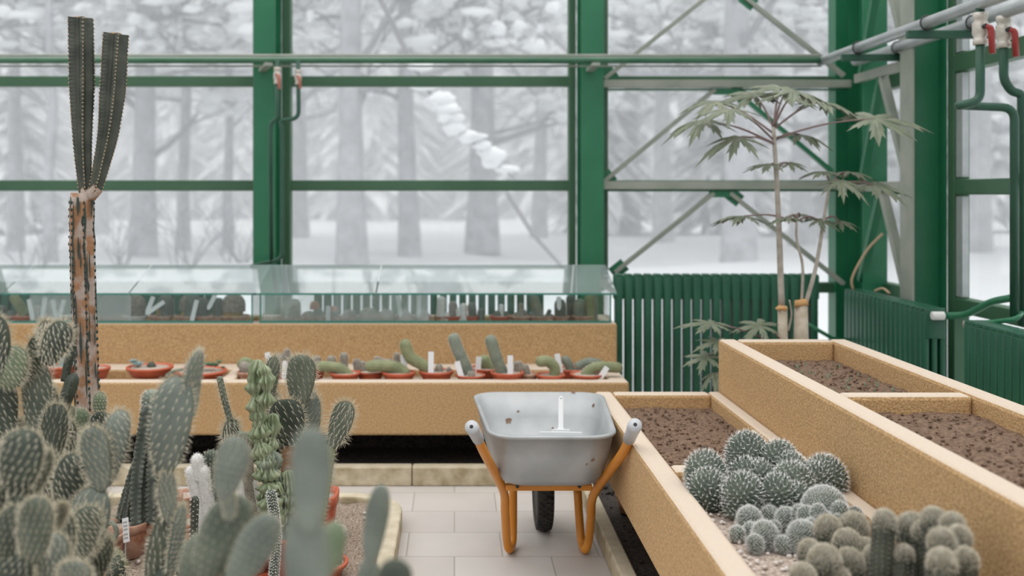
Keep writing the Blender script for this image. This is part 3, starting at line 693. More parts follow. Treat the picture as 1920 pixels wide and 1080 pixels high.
def pad(t, c, hl, hw, tilt, yaw=0, skin='pad', sp='spine', lean=0, rg=None, n_ar=72, spL=.020, per=4, th=None, spW=.0009, name='pad', edge=1.0):
    """obovate opuntia pad: c centre, hl/hw half sizes, tilt clockwise in the picture plane, yaw about its own axis"""
    rg = rg or random; th = th or min(hw * .34, .016)
    Rm = Matrix.Rotation(math.radians(tilt), 4, 'Y') @ Matrix.Rotation(math.radians(lean), 4, 'X') @ Matrix.Rotation(math.radians(yaw), 4, 'Z')
    m = MB(); vs = []; fs = []; nj, ni = 14, 20; sd = rg.random() * 40
    def pt(a, b):
        z = -math.cos(a); w = math.sin(a) ** .85 * (1 + .20 * z) ; x, y = math.cos(b), math.sin(b)
        bend = .10 * hl * (z * z - .4) * math.sin(sd)
        wob = 1 + .05 * noise.noise(V((math.cos(b) * 1.5, z * 2, sd)))
        return V((x * w * hw * wob, y * th * (math.sin(a) ** .7) + bend, z * hl))
    for j in range(nj + 1):
        for i in range(ni): vs.append(c + Rm @ pt(max(.02, min(math.pi - .02, math.pi * j / nj)), 2 * math.pi * i / ni))
    for j in range(nj):
        for i in range(ni): fs.append((j * ni + i, j * ni + (i + 1) % ni, (j + 1) * ni + (i + 1) % ni, (j + 1) * ni + i))
    fs.append(tuple(range(ni))[::-1]); fs.append(tuple(nj * ni + i for i in range(ni)))
    m.add(vs, fs); o = m.build(name, skin, t)
    if sp:
        q = MB(); bias = V((rg.uniform(-.5, .9), 0, rg.choice((-.8, .8))))
        for side in (-1, 1):
            rows = max(3, int(math.sqrt(n_ar * hl / hw)));
            for r in range(rows):
                a = math.pi * (.12 + .8 * (r + .5) / rows); cols = max(1, int(rows * hw / hl * math.sin(a) + .5))
                for k in range(cols):
                    b = side * math.pi * (.1 + .8 * (k + .5 + (r % 2) * .3) / (cols + .3)); p = c + Rm @ pt(a, b); nn = Rm @ V((math.cos(b) * .5, side * 1.0, .15))
                    for _ in range(1 + (rg.random() < .5 * (per - 2))): q.needle(p, nn * .35 + bias + V((rg.uniform(-.3, .3), rg.uniform(-.2, .2), rg.uniform(-.35, .35))), spL * rg.uniform(.7, 1.3), spW)
        for k in range(int(26 * edge)):
            a = math.pi * (.25 + .75 * (k + .5) / (26 * edge)); 
            for b in (0, math.pi):
                p = c + Rm @ pt(a, b); nn = Rm @ V((math.cos(b) * math.sin(a), 0, -math.cos(a)))
                for _ in range(per): q.needle(p, nn + V((rg.uniform(-.7, .7), rg.uniform(-.7, .7), rg.uniform(-.7, .7))), spL * rg.uniform(.6, 1.3), spW)
        stuff(q.build('spines', sp, o, False))
    return o
def pot(t, c, r, h, mt='terra', soilm='gravel', rim=True, sq=None, fill=.86, name='pot'):
    """c: centre of the base; r: top radius"""
    m = MB(); rr = r * .76
    pr = [(rr * .9, 0), (rr, .002), (r * .93, h * .72)] + ([(r * .93, h * .74), (r * 1.0, h * .76), (r * 1.02, h * .97), (r * 1.0, h)] if rim else [(r, h)]) + [(r * .9, h), (r * .86, h * .8), (r * .8, h * .5)]
    m.lathe(pr, c, 28, sq); o = m.build(name, mt, t)
    m = MB(); m.lathe([(r * .5, h * .5), (r * .875, h * fill - .004), (r * .86, h * fill), (r * .4, h * fill + .004)], c, 20, sq); m.build('soil', soilm, t)
    return V(c) + V((0, 0, h * fill))
def tag_label(label, p, tiltx, L=.085, w=.017, group='white plant labels', yaw=0, below=.03):
    """flat white label stuck in soil; p = lower visible end, tiltx = sideways lean in degrees"""
    d = V((math.sin(math.radians(tiltx)), .12, math.cos(math.radians(tiltx)))).normalized(); m = MB(); a = V(p) - d * below; b = V(p) + d * L
    s = V((math.cos(math.radians(yaw)), math.sin(math.radians(yaw)), 0)); s = (s - d * s.dot(d)).normalized(); q = s.cross(d) * .0009
    vs = []
    for e_, ww in ((a, w * .15), (a + d * below * .6, w / 2), (b - d * .003, w / 2), (b, w / 2 - .003)):
        for x, y in ((-1, -1), (1, -1), (1, 1), (-1, 1)): vs.append(e_ + s * ww * x + q * y)
    m.add(vs, [(0, 3, 2, 1), (12, 13, 14, 15)] + [(4 * k + i, 4 * k + (i + 1) % 4, 4 * k + 4 + (i + 1) % 4, 4 * k + 4 + i) for k in range(3) for i in range(4)])
    o = m.build('plant_label', 'label', None, False); tag(o, label, 'label', group); return o

# ------------------------------------------------------------------ pots on the lower back trough
rg = random.Random(11)
GL = 'cactus pots on the lower back trough'
def shelf_pot(label, px, py, w, Y=5.52, h=.062, mt='terra', name='potted_cactus', group=GL, rim_y=None):
    """px centre, py = screen height of the rim front, w = rim width in px"""
    r = w / 2 * Y / F; z = H - (py - 365) * (Y - r) / F - h
    t = thing(name, label, 'potted cactus', (P(px, py, Y).x, Y, z), group); s = pot(t, t.location, r, h, mt); t['_r'] = r
    del t['_r']; return t, s, r
def col(t, pix, Y, R, skin, sp='spinedark', ribs=13, depth=.08, spL=.007, per=3, step=.011, name='stem', w=.0007, **k):
    return skin_stem(t, name, [P(a, b, Y) for a, b in pix], R, skin, sp, ribs, depth, spL, w, per, step, rg, **k)
px_r = lambda px, Y: px * Y / F
Ys = 5.52
t, s, r = shelf_pot('red pot with drooping grey stems beside the dark left prickly pears', 112, 690, 60)
for a in ([(105, 690), (98, 672), (112, 668), (125, 700)], [(112, 690), (120, 670), (135, 680), (150, 690)], [(118, 690), (112, 676), (126, 672)]): col(t, a, Ys, .010, 'rosette', None, 5, .1)
t, s, r = shelf_pot('red bowl mostly hidden behind the corky column cactus trunk', 178, 693, 56)
col(t, [(170, 695), (166, 680)], Ys, .018, 'columndark')
t, s, r = shelf_pot('wide red bowl holding a blue rosette and a dark ribbed ball', 281, 694, 86, h=.055, name='succulent_bowl')
def rosette(t, c, R, mt, n=26, name='rosette', up=.5):
    m = MB()
    for i in range(n):
        a = i * 2.4; f = (i + 1) / n; L = R * (.45 + .55 * f); d = V((math.cos(a), math.sin(a), up + 1.6 * (1 - f))).normalized(); u = d.cross(V((0, 0, 1))).normalized() * L * .23; q = d.cross(u).normalized() * L * .07
        c0 = V(c); m.add([c0 + d * L * .08 - u * .3, c0 + d * L * .08 + u * .3, c0 + d * L * .62 + u, c0 + d * L, c0 + d * L * .62 - u, c0 + d * L * .5 - q * 1.4, c0 + d * L * .5 + q * 1.0], [(0, 1, 5), (1, 2, 5), (2, 3, 5), (3, 4, 5), (4, 0, 5), (1, 0, 6), (2, 1, 6), (3, 2, 6), (4, 3, 6), (0, 4, 6)])
    return m.build(name, mt, t)
rosette(t, P(258, 688, Ys), .055, 'rosette', 24); rosette(t, P(250, 680, Ys), .035, 'rosette', 18)
col(t, [(284, 694), (284, 678)], Ys, .026, 'columndark', None, 9, .2); rosette(t, P(300, 692, Ys), .02, 'succulent', 12)
t, s, r = shelf_pot('wide red bowl of green bushy succulents, pale stem hanging over its left rim', 377, 702, 96, h=.05, name='succulent_bowl')
for i in range(9): rosette(t, P(362 + i * 7, 692 - rg.uniform(0, 12), Ys + rg.uniform(-.04, .04)), rg.uniform(.022, .045), 'succulent', 16)
rosette(t, P(352, 690, Ys), .028, 'rosette', 18); col(t, [(310, 707), (324, 696), (345, 692)], 5.42, .008, 'columngrey', None, 5, .1)
rosette(t, P(366, 692, Ys), .03, 'columndark', 18)
t, s, r = shelf_pot('clay pot with two pale cacti lying to the left, beside the crested cactus', 470, 700, 50, mt='clay')
col(t, [(478, 700), (462, 690), (448, 684)], Ys, .030, 'pinkgrey', 'spinewhite'); col(t, [(480, 694), (462, 678), (446, 688)], Ys + .06, .026, 'olive', 'spine')
t, s, r = shelf_pot('red pot of upright woolly fingers behind the crested cactus', 536, 698, 54)
for a, R in (([(528, 700), (527, 662)], .022), ([(540, 700), (538, 653)], .018), ([(548, 700), (547, 666)], .023), ([(556, 700), (562, 668)], .02), ([(518, 700), (516, 678)], .018)): col(t, a, Ys + rg.uniform(-.02, .05), R, 'pinkgrey', 'spinewhite')
t, s, r = shelf_pot('red pot whose pale cactus leans right, just behind the tallest sharp pad', 588, 692, 46)
col(t, [(575, 695), (590, 678), (602, 672)], Ys, .024, 'pinkgrey', 'spinewhite')
t, s, r = shelf_pot('red pot at the trough rim with green cactus lying over it from the left', 647, 703, 56, Y=5.47, h=.05)
col(t, [(656, 706), (640, 692), (615, 687), (592, 688)], 5.47, .028, 'olive', 'spine', 15)
t, s, r = shelf_pot('red pot with short woolly balls, between two lying green cacti', 694, 700, 50, Y=5.55)
for a, R in (([(672, 702), (668, 672)], .022), ([(645, 700), (645, 660)], .022), ([(622, 698), (621, 666)], .026), ([(682, 700), (680, 676)], .018)): col(t, a, Ys + .08, R, 'pinkgrey', 'spinewhite')
t, s, r = shelf_pot('red pot at the rim with a thick green cactus lying left out of it', 748, 702, 62, Y=5.47)
col(t, [(762, 703), (745, 690), (715, 686), (684, 688)], 5.47, .032, 'olive', 'spine', 17)
t, s, r = shelf_pot('small woolly group behind the thick lying green cactus', 738, 692, 44, Y=5.62)
for a, R in (([(744, 695), (744, 660)], .018), ([(732, 695), (731, 672)], .016), ([(755, 695), (700, 672)], .020)): col(t, a, 5.62, R, 'pinkgrey', 'spinewhite')
t, s, r = shelf_pot('red pot with tall olive cactus arching left to a pale tip', 818, 700, 64, Y=5.5)
col(t, [(812, 704), (792, 684), (768, 668), (757, 636)], 5.5, .032, 'olive', 'spine', 16, base=.85)
for a, R in (([(825, 702), (822, 682)], .022), ([(842, 702), (841, 688)], .015)): col(t, a, 5.5, R, 'pinkgrey', 'spinewhite')
t, s, r = shelf_pot('low red saucer pot with a tall grey cactus leaning left', 882, 707, 56, Y=5.46, h=.035)
col(t, [(884, 708), (872, 684), (858, 655), (848, 625)], 5.46, .032, 'columngrey', 'spinewhite', 16, base=.8); col(t, [(884, 710), (884, 695)], 5.42, .020, 'pinkgrey', 'spinewhite')
t, s, r = shelf_pot('red pot set back with a yellow green cactus reclining left', 912, 694, 66, Y=5.62)
col(t, [(932, 695), (915, 684), (900, 668)], 5.62, .036, 'olive', 'spine', 16)
t, s, r = shelf_pot('big red pot with tall pale green column leaning left, white label beside', 951, 702, 62, Y=5.45)
col(t, [(946, 706), (934, 680), (924, 650), (917, 628)], 5.45, .032, 'columngrey', 'spine', 16, base=.95)
t, s, r = shelf_pot('brown clay pot with two grey woolly balls', 988, 703, 42, Y=5.5, mt='clay')
for a, R in (([(975, 706), (970, 676)], .026), ([(988, 706), (982, 682)], .024)): col(t, a, 5.5, R, 'pinkgrey', 'spinewhite')
t, s, r = shelf_pot('red pot with a green cactus hooked over to the left', 1032, 706, 54, Y=5.45)
col(t, [(1038, 710), (1040, 690), (1026, 677), (1004, 680)], 5.45, .029, 'olive', 'spine', 16)
t, s, r = shelf_pot('red pot set back with grey cacti sprawling right', 1074, 695, 60, Y=5.62)
for a, R in (([(1072, 700), (1066, 684), (1056, 668)], .025), ([(1070, 696), (1066, 684)], .026), ([(1080, 690), (1105, 680), (1132, 686)], .028)): col(t, a, 5.60, R, 'columngrey', 'spinedark', 14)
t, s, r = shelf_pot('low red saucer pot at the trough end with cactus lying over the corner', 1100, 706, 62, Y=5.45, h=.035)
col(t, [(1096, 706), (1105, 696), (1120, 688), (1168, 690)], 5.45, .028, 'olive', 'spine', 14); col(t, [(1094, 706), (1100, 698), (1112, 690)], 5.50, .028, 'pinkgrey', 'spinewhite', 14)
for lab, px, py, tl, Y, L in (('white label stuck left of the woolly fingers, near the crested cactus', 506, 684, -14, 5.6, .07), ('white label at the rim of the pot with woolly fingers', 533, 703, 3, 5.42, .075), ('white label left of the arching olive cactus base', 758, 690, -5, 5.5, .075),
     ('tall white label in the pot of the arching olive cactus', 808, 698, 0, 5.44, .11), ('white label leaning left in the saucer pot of the tall grey cactus', 866, 710, -16, 5.42, .095), ('white label in front of the reclining yellow green cactus', 896, 698, 4, 5.54, .085),
     ('white label right of the tall pale green column', 957, 702, 0, 5.40, .10), ('white label between hooked and sprawling cacti, behind', 1050, 694, -10, 5.55, .09), ('white label leaning right in the end saucer pot', 1124, 710, 35, 5.40, .075)):
    tag_label(lab, P(px, py, Y), tl, L, .030)

# ------------------------------------------------------------------ pots in the glass cases
GC = 'cactus pots in the glass cases'; Yg = 6.06
def gp(label, px, w, stems, mt='clay', Y=Yg, py=594, h=.04):
    t, s, r = shelf_pot(label, px, py, w, Y=Y, h=h, mt=mt, group=GC)
    for pix, R, skin, sp, ribs in stems: col(t, pix, Y, px_r(R, Y), skin, sp, ribs, .1, .009, 3, .013)
    return t
gp('clay pot with a green cactus leaning left at the far left of the case', 45, 50, [([(48, 592), (35, 570), (22, 552)], 9, 'olive', 'spine', 14)], 'terra')
gp('pot crowded with small dark balls at the left edge of the photo', 12, 56, [([(2, 595), (2, 572)], 12, 'knob', 'spinedark', 12), ([(20, 595), (20, 582)], 9, 'knob', 'spinedark', 12)])
gp('pot behind the hazy sheet with a dark leaning cactus, left of the cut cactus', 92, 44, [([(88, 594), (100, 575), (108, 568)], 12, 'pinkgrey', 'spinewhite', 12), ([(70, 594), (68, 572)], 12, 'pinkgrey', 'spinewhite', 12)])
gp('pot behind the hazy sheet with a dark round cactus, right of the cut cactus', 205, 46, [([(203, 594), (202, 552)], 15, 'knob', 'spinedark', 14)])
gp('clay pot with a tall round grey cactus just right of the hazy sheet', 256, 40, [([(256, 596), (256, 552)], 17, 'pinkgrey', 'spinedark', 16), ([(250, 598), (250, 562)], 12, 'columngrey', 'spinedark', 14)], 'white')
gp('clay pot with a dark cactus and a smooth orange ball in front', 303, 44, [([(311, 594), (311, 552)], 15, 'knob', 'spinedark', 16), ([(306, 600), (306, 570)], 13, 'yellowish', None, 8), ([(270, 596), (270, 578)], 7, 'knob', 'spinedark', 10)])
gp('low clay pot with a cactus that turns yellow towards its base', 350, 44, [([(350, 598), (350, 578)], 11, 'yellowish', None, 12), ([(350, 582), (350, 554)], 13, 'pinkgrey', 'spinedark', 14), ([(358, 594), (362, 550)], 16, 'knob', 'spinedark', 14)])
gp('tan clay pot with a dark round spiny ball', 385, 44, [([(379, 594), (379, 557)], 14, 'knob', 'spinedark', 16)])
gp('dark leaning cactus squeezed between the ball and the big barrel', 408, 30, [([(412, 596), (408, 558)], 12, 'knob', 'spinedark', 14)])
gp('shallow clay pot with the biggest barrel cactus, orange at its foot', 440, 54, [([(437, 596), (437, 570)], 19, 'yellowish', None, 14), ([(438, 584), (438, 550)], 22, 'pinkgrey', 'spinedark', 18)])
gp('yellow green column at the left end of the right glass case', 538, 34, [([(538, 600), (538, 565)], 10, 'olive', 'spine', 14), ([(552, 596), (552, 560)], 12, 'pinkgrey', 'spinedark', 14)])
gp('low woolly mound seen through the right hazy sheet, leftmost of its row', 580, 36, [([(580, 602), (580, 583)], 15, 'pinkgrey', 'spinewhite', 16)])
gp('grafted cactus with a red head behind the hazy sheet', 598, 30, [([(600, 596), (594, 576)], 9, 'columngrey', 'spinedark', 10), ([(590, 580), (590, 564)], 9, 'redhead', 'spine', 12)])
gp('low woolly mound directly left of the orange headed graft', 612, 28, [([(612, 602), (612, 588)], 12, 'pinkgrey', 'spinewhite', 16)])
gp('grafted cactus with an orange brown head on a thin stock', 629, 24, [([(629, 600), (628, 580)], 7, 'knob', 'spinedark', 8), ([(626, 584), (626, 573)], 8, 'redhead', 'spine', 12)])
for lab, px, R in (('woolly clump right of the orange headed graft', 655, 14), ('wide grey mound in the middle of the hazy sheet', 690, 17), ('grey spiny mound below the radiator slots', 725, 15), ('low pale mound left of the slanting label', 757, 14), ('pale mound at the right end of the hazy sheet', 792, 14)):
    gp(lab, px, 34, [([(px, 602), (px, 598 - R * 1.25)], R, 'pinkgrey', 'spinewhite', 16), ([(px - R * .7, 604), (px - R * .7, 590)], R * .6, 'pinkgrey', 'spinewhite', 12)])
gp('white woolly column standing just right of the case upright', 826, 26, [([(826, 602), (828, 555)], 8, 'wool', 'spinewhite', 18), ([(838, 602), (838, 585)], 7, 'wool', 'spinewhite', 14)])
gp('thick grey column with a white furry offset in front', 850, 30, [([(850, 600), (849, 564)], 8, 'pinkgrey', 'spinewhite', 14), ([(860, 604), (859, 576)], 7, 'wool', 'spinewhite', 14), ([(870, 600), (869, 568)], 7, 'wool', 'spinewhite', 14)], 'terra')
gp('dark column with reddish tips in a small red pot', 886, 26, [([(887, 602), (884, 566)], 8, 'knob', 'redhead', 10), ([(902, 600), (902, 578)], 7, 'knob', 'spinedark', 10)], 'terra')
gp('two small dark cylinders with a pale one between them', 938, 40, [([(933, 600), (933, 582)], 7, 'knob', 'spinedark', 12), ([(940, 600), (940, 570)], 4, 'wool', 'spinewhite', 12), ([(949, 600), (949, 583)], 5, 'knob', 'spinedark', 12)], 'terra')
t = gp('spiky branching grey clump in a pale bowl', 976, 42, [])
for i in range(22): a = rg.uniform(-1, 1); x = 976 + a * 15; col(t, [(976 + a * 8, 602), (x, 598 - (1 - abs(a)) * rg.uniform(14, 36))], Yg + rg.uniform(-.04, .04), .012, 'pinkgrey', 'spinewhite', 8, .1, .008, 2, .014)
gp('tall grey cactus leaning left behind pale pebbles', 1008, 34, [([(1012, 596), (1006, 575), (1001, 552)], 8, 'columngrey', 'spinedark', 10), ([(996, 600), (996, 584)], 4, 'columngrey', 'spinedark', 8)])
gp('tiny forked dark cactus among pebbles', 1028, 24, [([(1024, 596), (1032, 580)], 4, 'knob', 'spinedark', 8), ([(1033, 602), (1033, 588)], 5, 'pinkgrey', 'spinewhite', 10)])
gp('rounded dark green ribbed column, left of the yellow spined ones', 1052, 32, [([(1051, 606), (1050, 560)], 11, 'knob', 'spinedark', 11)])
gp('dark bushy cactus behind the ribbed columns', 1070, 26, [([(1071, 596), (1070, 552)], 9, 'knob', 'spinedark', 9), ([(1071, 604), (1071, 593)], 5, 'pinkgrey', 'spinewhite', 10)], Y=6.14)
gp('pair of ribbed columns with pale spine rows near the case end', 1092, 40, [([(1087, 606), (1087, 560)], 11, 'columngrey', 'spine', 9), ([(1106, 602), (1106, 550)], 10, 'olive', 'spine', 9), ([(1115, 600), (1114, 548)], 6, 'columngrey', 'spine', 9)])
for lab, px, py, tl, L in (('white label leaning left, left end of the hazy sheet', 60, 592, -14, .10), ('white label behind the hazy sheet, second from the left', 80, 590, 6, .10), ('white label leaning left behind the hazy sheet, beside the cut cactus', 104, 590, -14, .09), ('pale label leaning right behind the hazy sheet, close to the cut cactus', 112, 590, 14, .09),
      ('upright pale label leaning right, left of the orange ball', 278, 580, 20, .08), ('white label lying slanted in front of the orange ball pot', 281, 584, 55, .10), ('thin label leaning right at the yellow based cactus', 360, 600, 12, .12), ('white label behind the dark spiny ball', 394, 572, 25, .07),
      ('white label in front of the orange headed graft', 615, 602, 0, .09), ('white label slanting before the radiator slots', 750, 585, -8, .10), ('thin white label in the right end of the hazy sheet', 785, 585, 0, .11), ('white label hanging in the gap between two radiators', 1048, 572, 0, .05)):
    tag_label(lab, P(px, py, 5.98), tl, L, .026, 'white labels inside the glass cases')
# ------------------------------------------------------------------ tall cut column cactus
rg = random.Random(21)
Yt = 3.45
def pp(l, Y): return [P(a, b, Y) for a, b in l]
t = thing('column_cactus', 'tall column cactus with corky orange trunk and two cut dark green arms', 'cactus', (P(160, 0, Yt).x, Yt, ZG))
m = MB(); s, T, cap = stem_mesh(m, pp([(178, 1140), (172, 900), (165, 780), (157, 560), (153, 420), (154, 362)], Yt), .041, 6, .22, flat=True, rings=34, n=36, bumpy=.10, seed=3); tr = m.build('trunk', 'corky', t)
q = MB()
for r_ in range(6):
    for i in range(60):
        p, n, d = s((i + .5) / 60 * T * .985, 2 * math.pi * r_ / 6); q.ball(p, (.0045, .0045, .006), 6, 4, .3, i)
stuff(q.build('areoles', 'corkdark', tr))
q = MB()
for k in range(170):
    a = (rg.randrange(6) + rg.choice((0, 0, .5)) + rg.uniform(-.22, .22)) * math.pi / 3; x = T * rg.uniform(.28, .97); L_ = rg.uniform(.015, .17); vs = []; w_ = rg.uniform(.04, .13)
    for j in range(6):
        for sgn in (-1, 1):
            p, n, d = s(min(T * .99, x + L_ * j / 5), a + sgn * w_ * math.sin(math.pi * (j + .4) / 5.8) * rg.uniform(.5, 1.2)); ax = p - n * 0; vs.append(p - n * .0035 + n * .006 if False else p + n * .0012)
    q.add(vs, [(2 * j, 2 * j + 1, 2 * j + 3, 2 * j + 2) for j in range(5)])
stuff(q.build('bark_patches', 'corkdark', tr))
for nm, pts, R, lab in (('arm', [(160, 362), (155, 280), (153, 180), (150, 34)], .042, None), ('arm', [(178, 358), (190, 310), (206, 220), (216, 64)], .043, None)):
    m = MB(); q = MB(); s, T, cap = stem_mesh(m, pp(pts, Yt), R * 1.04, 5, .58, flat=True, rings=210, n=40, prof=lambda f: (.50 + .50 * min(1, f * 1.6)), twist=.25, serr=.06, sharp=True); a = m.build(nm, 'columndark', t)
    for r_ in range(5):
        for i in range(44): p, n, d = s((i + .5) / 44 * T, 2 * math.pi * r_ / 5); q.ball(p, .0028, 5, 3)
    stuff(q.build('areoles', 'areole', a))
    e_ = P(*pts[-1], Yt); q = MB(); q.lathe([(R * .45, -.003), (R * .52, .002), (R * .3, .005)], e_, 14); q.build('cut_face', 'areole', a)
m = MB(); m.tube(pp([(156, 366), (170, 366), (184, 352)], Yt), [.030, .024, .020], 10); m.build('fork', 'corky', t)

# ------------------------------------------------------------------ prickly pears
def pads(t, Y, rows, **k):
    """rows: (px, py, half length px, half width px, tilt, skin, yaw, dY)"""
    for row in rows:
        px, py, hl, hw, tilt = row[:5]; skin = row[5] if len(row) > 5 else 'pad'; yaw = row[6] if len(row) > 6 else rg.uniform(-18, 18); y = Y + (row[7] if len(row) > 7 else rg.uniform(-.05, .05))
        pad(t, P(px, py, y), hl * y / F, hw * y / F, tilt, yaw, skin, rg=rg, **k)
def down(t, Y, px, py, X=None, skin='paddark', hw=34):
    """older pads carrying the plant down to the soil"""
    z = P(px, py, Y).z; x = P(px, py, Y).x; X = x if X is None else X; n = max(1, int((z - ZG) / .20)); L = (z - ZG) / n
    for i in range(n): f = (i + .5) / n; pad(t, V((X + (x - X) * f, Y + rg.uniform(-.02, .02), ZG + L * (i + .45))), L * .6, hw * Y / F, rg.uniform(-8, 8), rg.uniform(-30, 30), skin, None, rg=rg, name='old_pad', th=.022)
t = thing('prickly_pear', 'dark prickly pear at the left edge, tall crowded pads before the back trough', 'cactus', (P(70, 0, 2.75).x, 2.75, ZG))
pads(t, 2.75, [(-10, 652, 62, 30, 0, 'paddark'), (20, 690, 42, 29, 8, 'padlight', 10), (104, 645, 44, 24, 22, 'paddark'), (66, 668, 48, 20, 20, 'paddark', 30), (84, 622, 20, 11, 10, 'paddark'), (44, 700, 28, 16, 25, 'paddark', 40),
               (68, 745, 66, 27, 3, 'pad', 5), (6, 772, 66, 26, -2, 'paddark'), (30, 815, 30, 18, 0, 'paddark'), (103, 810, 52, 24, 4, 'paddark'), (90, 870, 60, 22, 0, 'paddark'), (60, 850, 60, 30, 0, 'paddark', 0, .1), (90, 760, 40, 20, -10, 'paddark', 20, .1), (120, 830, 44, 22, 6, 'paddark', 0, .12), (5, 870, 70, 30, 0, 'paddark', 0, .1), (105, 920, 60, 26, 0, 'paddark', 0, .1)])
down(t, 2.8, 60, 900); down(t, 2.85, 10, 900); down(t, 2.85, 110, 920)
t = thing('prickly_pear', 'thin jointed dark cactus hanging just left of the cut cactus trunk', 'cactus', (P(125, 0, 3.1).x, 3.1, ZG))
for a, R in (([(112, 775), (128, 735), (140, 700)], .022), ([(122, 715), (126, 690), (134, 650), (138, 610)], .014), ([(104, 790), (112, 770)], .014)): skin_stem(t, 'joint', pp(a, 3.1), R, 'paddark', 'spinedark', 5, .3, .008, .0006, 2, .02, rg)
down(t, 3.1, 108, 800, hw=20)
t = thing('prickly_pear', 'light green small padded prickly pear at the foot of the cut cactus', 'cactus', (P(150, 0, 3.2).x, 3.2, ZG))
pads(t, 3.2, [(146, 792, 26, 20, 4, 'padlight', 10), (187, 760, 24, 12, 0, 'padlight', 5), (133, 775, 14, 7, 0, 'padlight'), (190, 808, 36, 26, 12, 'paddark'), (126, 850, 45, 18, 5, 'padblue'), (150, 850, 40, 20, 0, 'padlight')], spL=.008, n_ar=60)
down(t, 3.2, 150, 880)
t = thing('prickly_pear', 'grey prickly pear with a heart shaped pair of pads, left of the clay pots', 'cactus', (P(180, 0, 2.5).x, 2.5, ZG))
pads(t, 2.5, [(182, 862, 62, 26, -9, 'padblue', 8, 0), (212, 842, 74, 27, 13, 'padblue', -12, .03), (164, 985, 72, 36, 14, 'padblue', 5, 0), (158, 1000, 52, 26, 12, 'pad', 20, -.06), (132, 905, 54, 30, 12, 'paddark', 10, .05), (112, 988, 36, 17, -10, 'paddark', 0, .0), (182, 1060, 55, 20, 20, 'paddark', 30, .05)])
down(t, 2.5, 160, 1050, hw=26)
t = thing('prickly_pear', 'blurry prickly pear in the lower left corner with orange brown bristle tops', 'cactus', (P(50, 0, 2.1).x, 2.1, ZG))
pads(t, 2.1, [(38, 868, 62, 38, 10, 'paddark', 4, 0), (68, 890, 50, 22, 22, 'paddark', 35, .06), (66, 995, 64, 30, 6, 'pad', 10, -.05), (22, 1010, 60, 26, 4, 'paddark', 15, 0), (118, 1010, 50, 22, 0, 'paddark', 0, .15), (98, 1050, 50, 28, 4, 'padblue', 8, .05), (-12, 900, 80, 24, -4, 'paddark', 0, .1), (140, 1082, 30, 30, 0, 'padblue', 0, 0), (110, 970, 28, 12, 20, 'paddark', 20, .1), (20, 1080, 50, 40, 0, 'paddark', 0, 0)], spL=.014)
down(t, 2.15, 50, 1070); down(t, 2.15, 0, 1050)
t = thing('prickly_pear', 'large smooth grey pad on a slim jointed stem, thin edge-on pad rising behind', 'cactus', (P(310, 0, 2.45).x, 2.45, ZG))
pads(t, 2.45, [(320, 800, 94, 38, 8, 'padblue', 4, 0), (362, 720, 64, 34, 6, 'padblue', 80, .04), (316, 935, 52, 17, -4, 'padblue', 35, 0), (300, 1035, 78, 24, 14, 'pad', 25, .03), (330, 1020, 74, 14, 10, 'padblue', 40, .0), (300, 860, 40, 12, 0, 'pad', 50, .05)], spL=.016)
down(t, 2.45, 300, 1080, hw=26)

# ribbed dark columns in clay pots
GP = 'pots standing in the floor bed'
def bedpot(name, label, cat, px, Y, r, h, mt='clay', sq=None, group=GP, base=None):
    t = thing(name, label, cat, (P(px, 0, Y).x, Y, base or ZG + .004), group); return t, pot(t, t.location, r, h, mt, sq=sq)
def grow(t, name, pix, Y, rpx, skin, sp, ribs=0, depth=.2, **k):
    return skin_stem(t, name, pp(pix, Y), rpx * Y / F, skin, sp, ribs, depth, rg=rg, **k)
t, s0 = bedpot('potted_cactus', 'weathered clay pot of tall dark serrated columns, front of the clay pots', 'potted cactus', 240, 4.05, .078, .135)
for a, r_ in (([(262, 985), (262, 900), (274, 800), (281, 757)], 17), ([(236, 978), (246, 905), (262, 850)], 9), ([(288, 980), (288, 900), (290, 790)], 15), ([(308, 975), (306, 900), (303, 850)], 9), ([(222, 978), (236, 925), (252, 872)], 8)):
    grow(t, 'stem', a, 4.1 if r_ < 12 else 4.06, r_, 'serr', 'spine', 5, .50, spL=.006, spW=.0011, per=3, step=.016, bumpy=.10, rings=90, twist=.35, serr=.14, pitch=.02, n=30)
t, s0 = bedpot('potted_cactus', 'weathered clay pot behind the serrated columns, with a ribbed barrel top above', 'potted cactus', 302, 4.32, .09, .165)
grow(t, 'stem', [(284, 985), (284, 880), (284, 730)], 4.34, 18, 'columngrey', 'spinewhite', 14, .2, spL=.016, spW=.0008, per=5, step=.016)
t, s0 = bedpot('potted_cactus', 'clay pot with a curled dead grey stem beside the name plate', 'potted cactus', 200, 3.95, .066, .12)
for a, r_ in (([(208, 1008), (196, 990), (210, 980), (219, 1000), (205, 1018)], 5), ([(202, 1010), (190, 992), (186, 985)], 5)): grow(t, 'dead_stem', a, 3.87, r_, 'columngrey', None, 6)
t, s0 = bedpot('flower_pot', 'red plastic pot behind the slim jointed prickly pear stem', 'pot', 348, 4.15, .075, .11, 'terra')
t, s0 = bedpot('flower_pot', 'low clay pot glimpsed behind the row of clay pots', 'pot', 345, 4.55, .08, .10, 'clay')
t = thing('lying_cactus', 'pale curved stems lying on the grit under the name plate', 'cactus', P(215, 1060, 3.9))
for a, r_ in (([(234, 1070), (226, 1042), (206, 1036), (192, 1050)], 8), ([(200, 1060), (190, 1028), (176, 1040)], 7)): grow(t, 'stem', a, 3.9, r_, 'olive', None, 10)
t = thing('barrel_cactus', 'bristly round cactus with black spines at the bottom, below the clay pots', 'cactus', (P(200, 0, 3.65).x, 3.65, ZG))
grow(t, 'body', [(204, 1112), (200, 1080), (196, 1033)], 3.65, 34, 'mammil', 'spine', 13, .18, spL=.030, spW=.0013, per=6, step=.02)
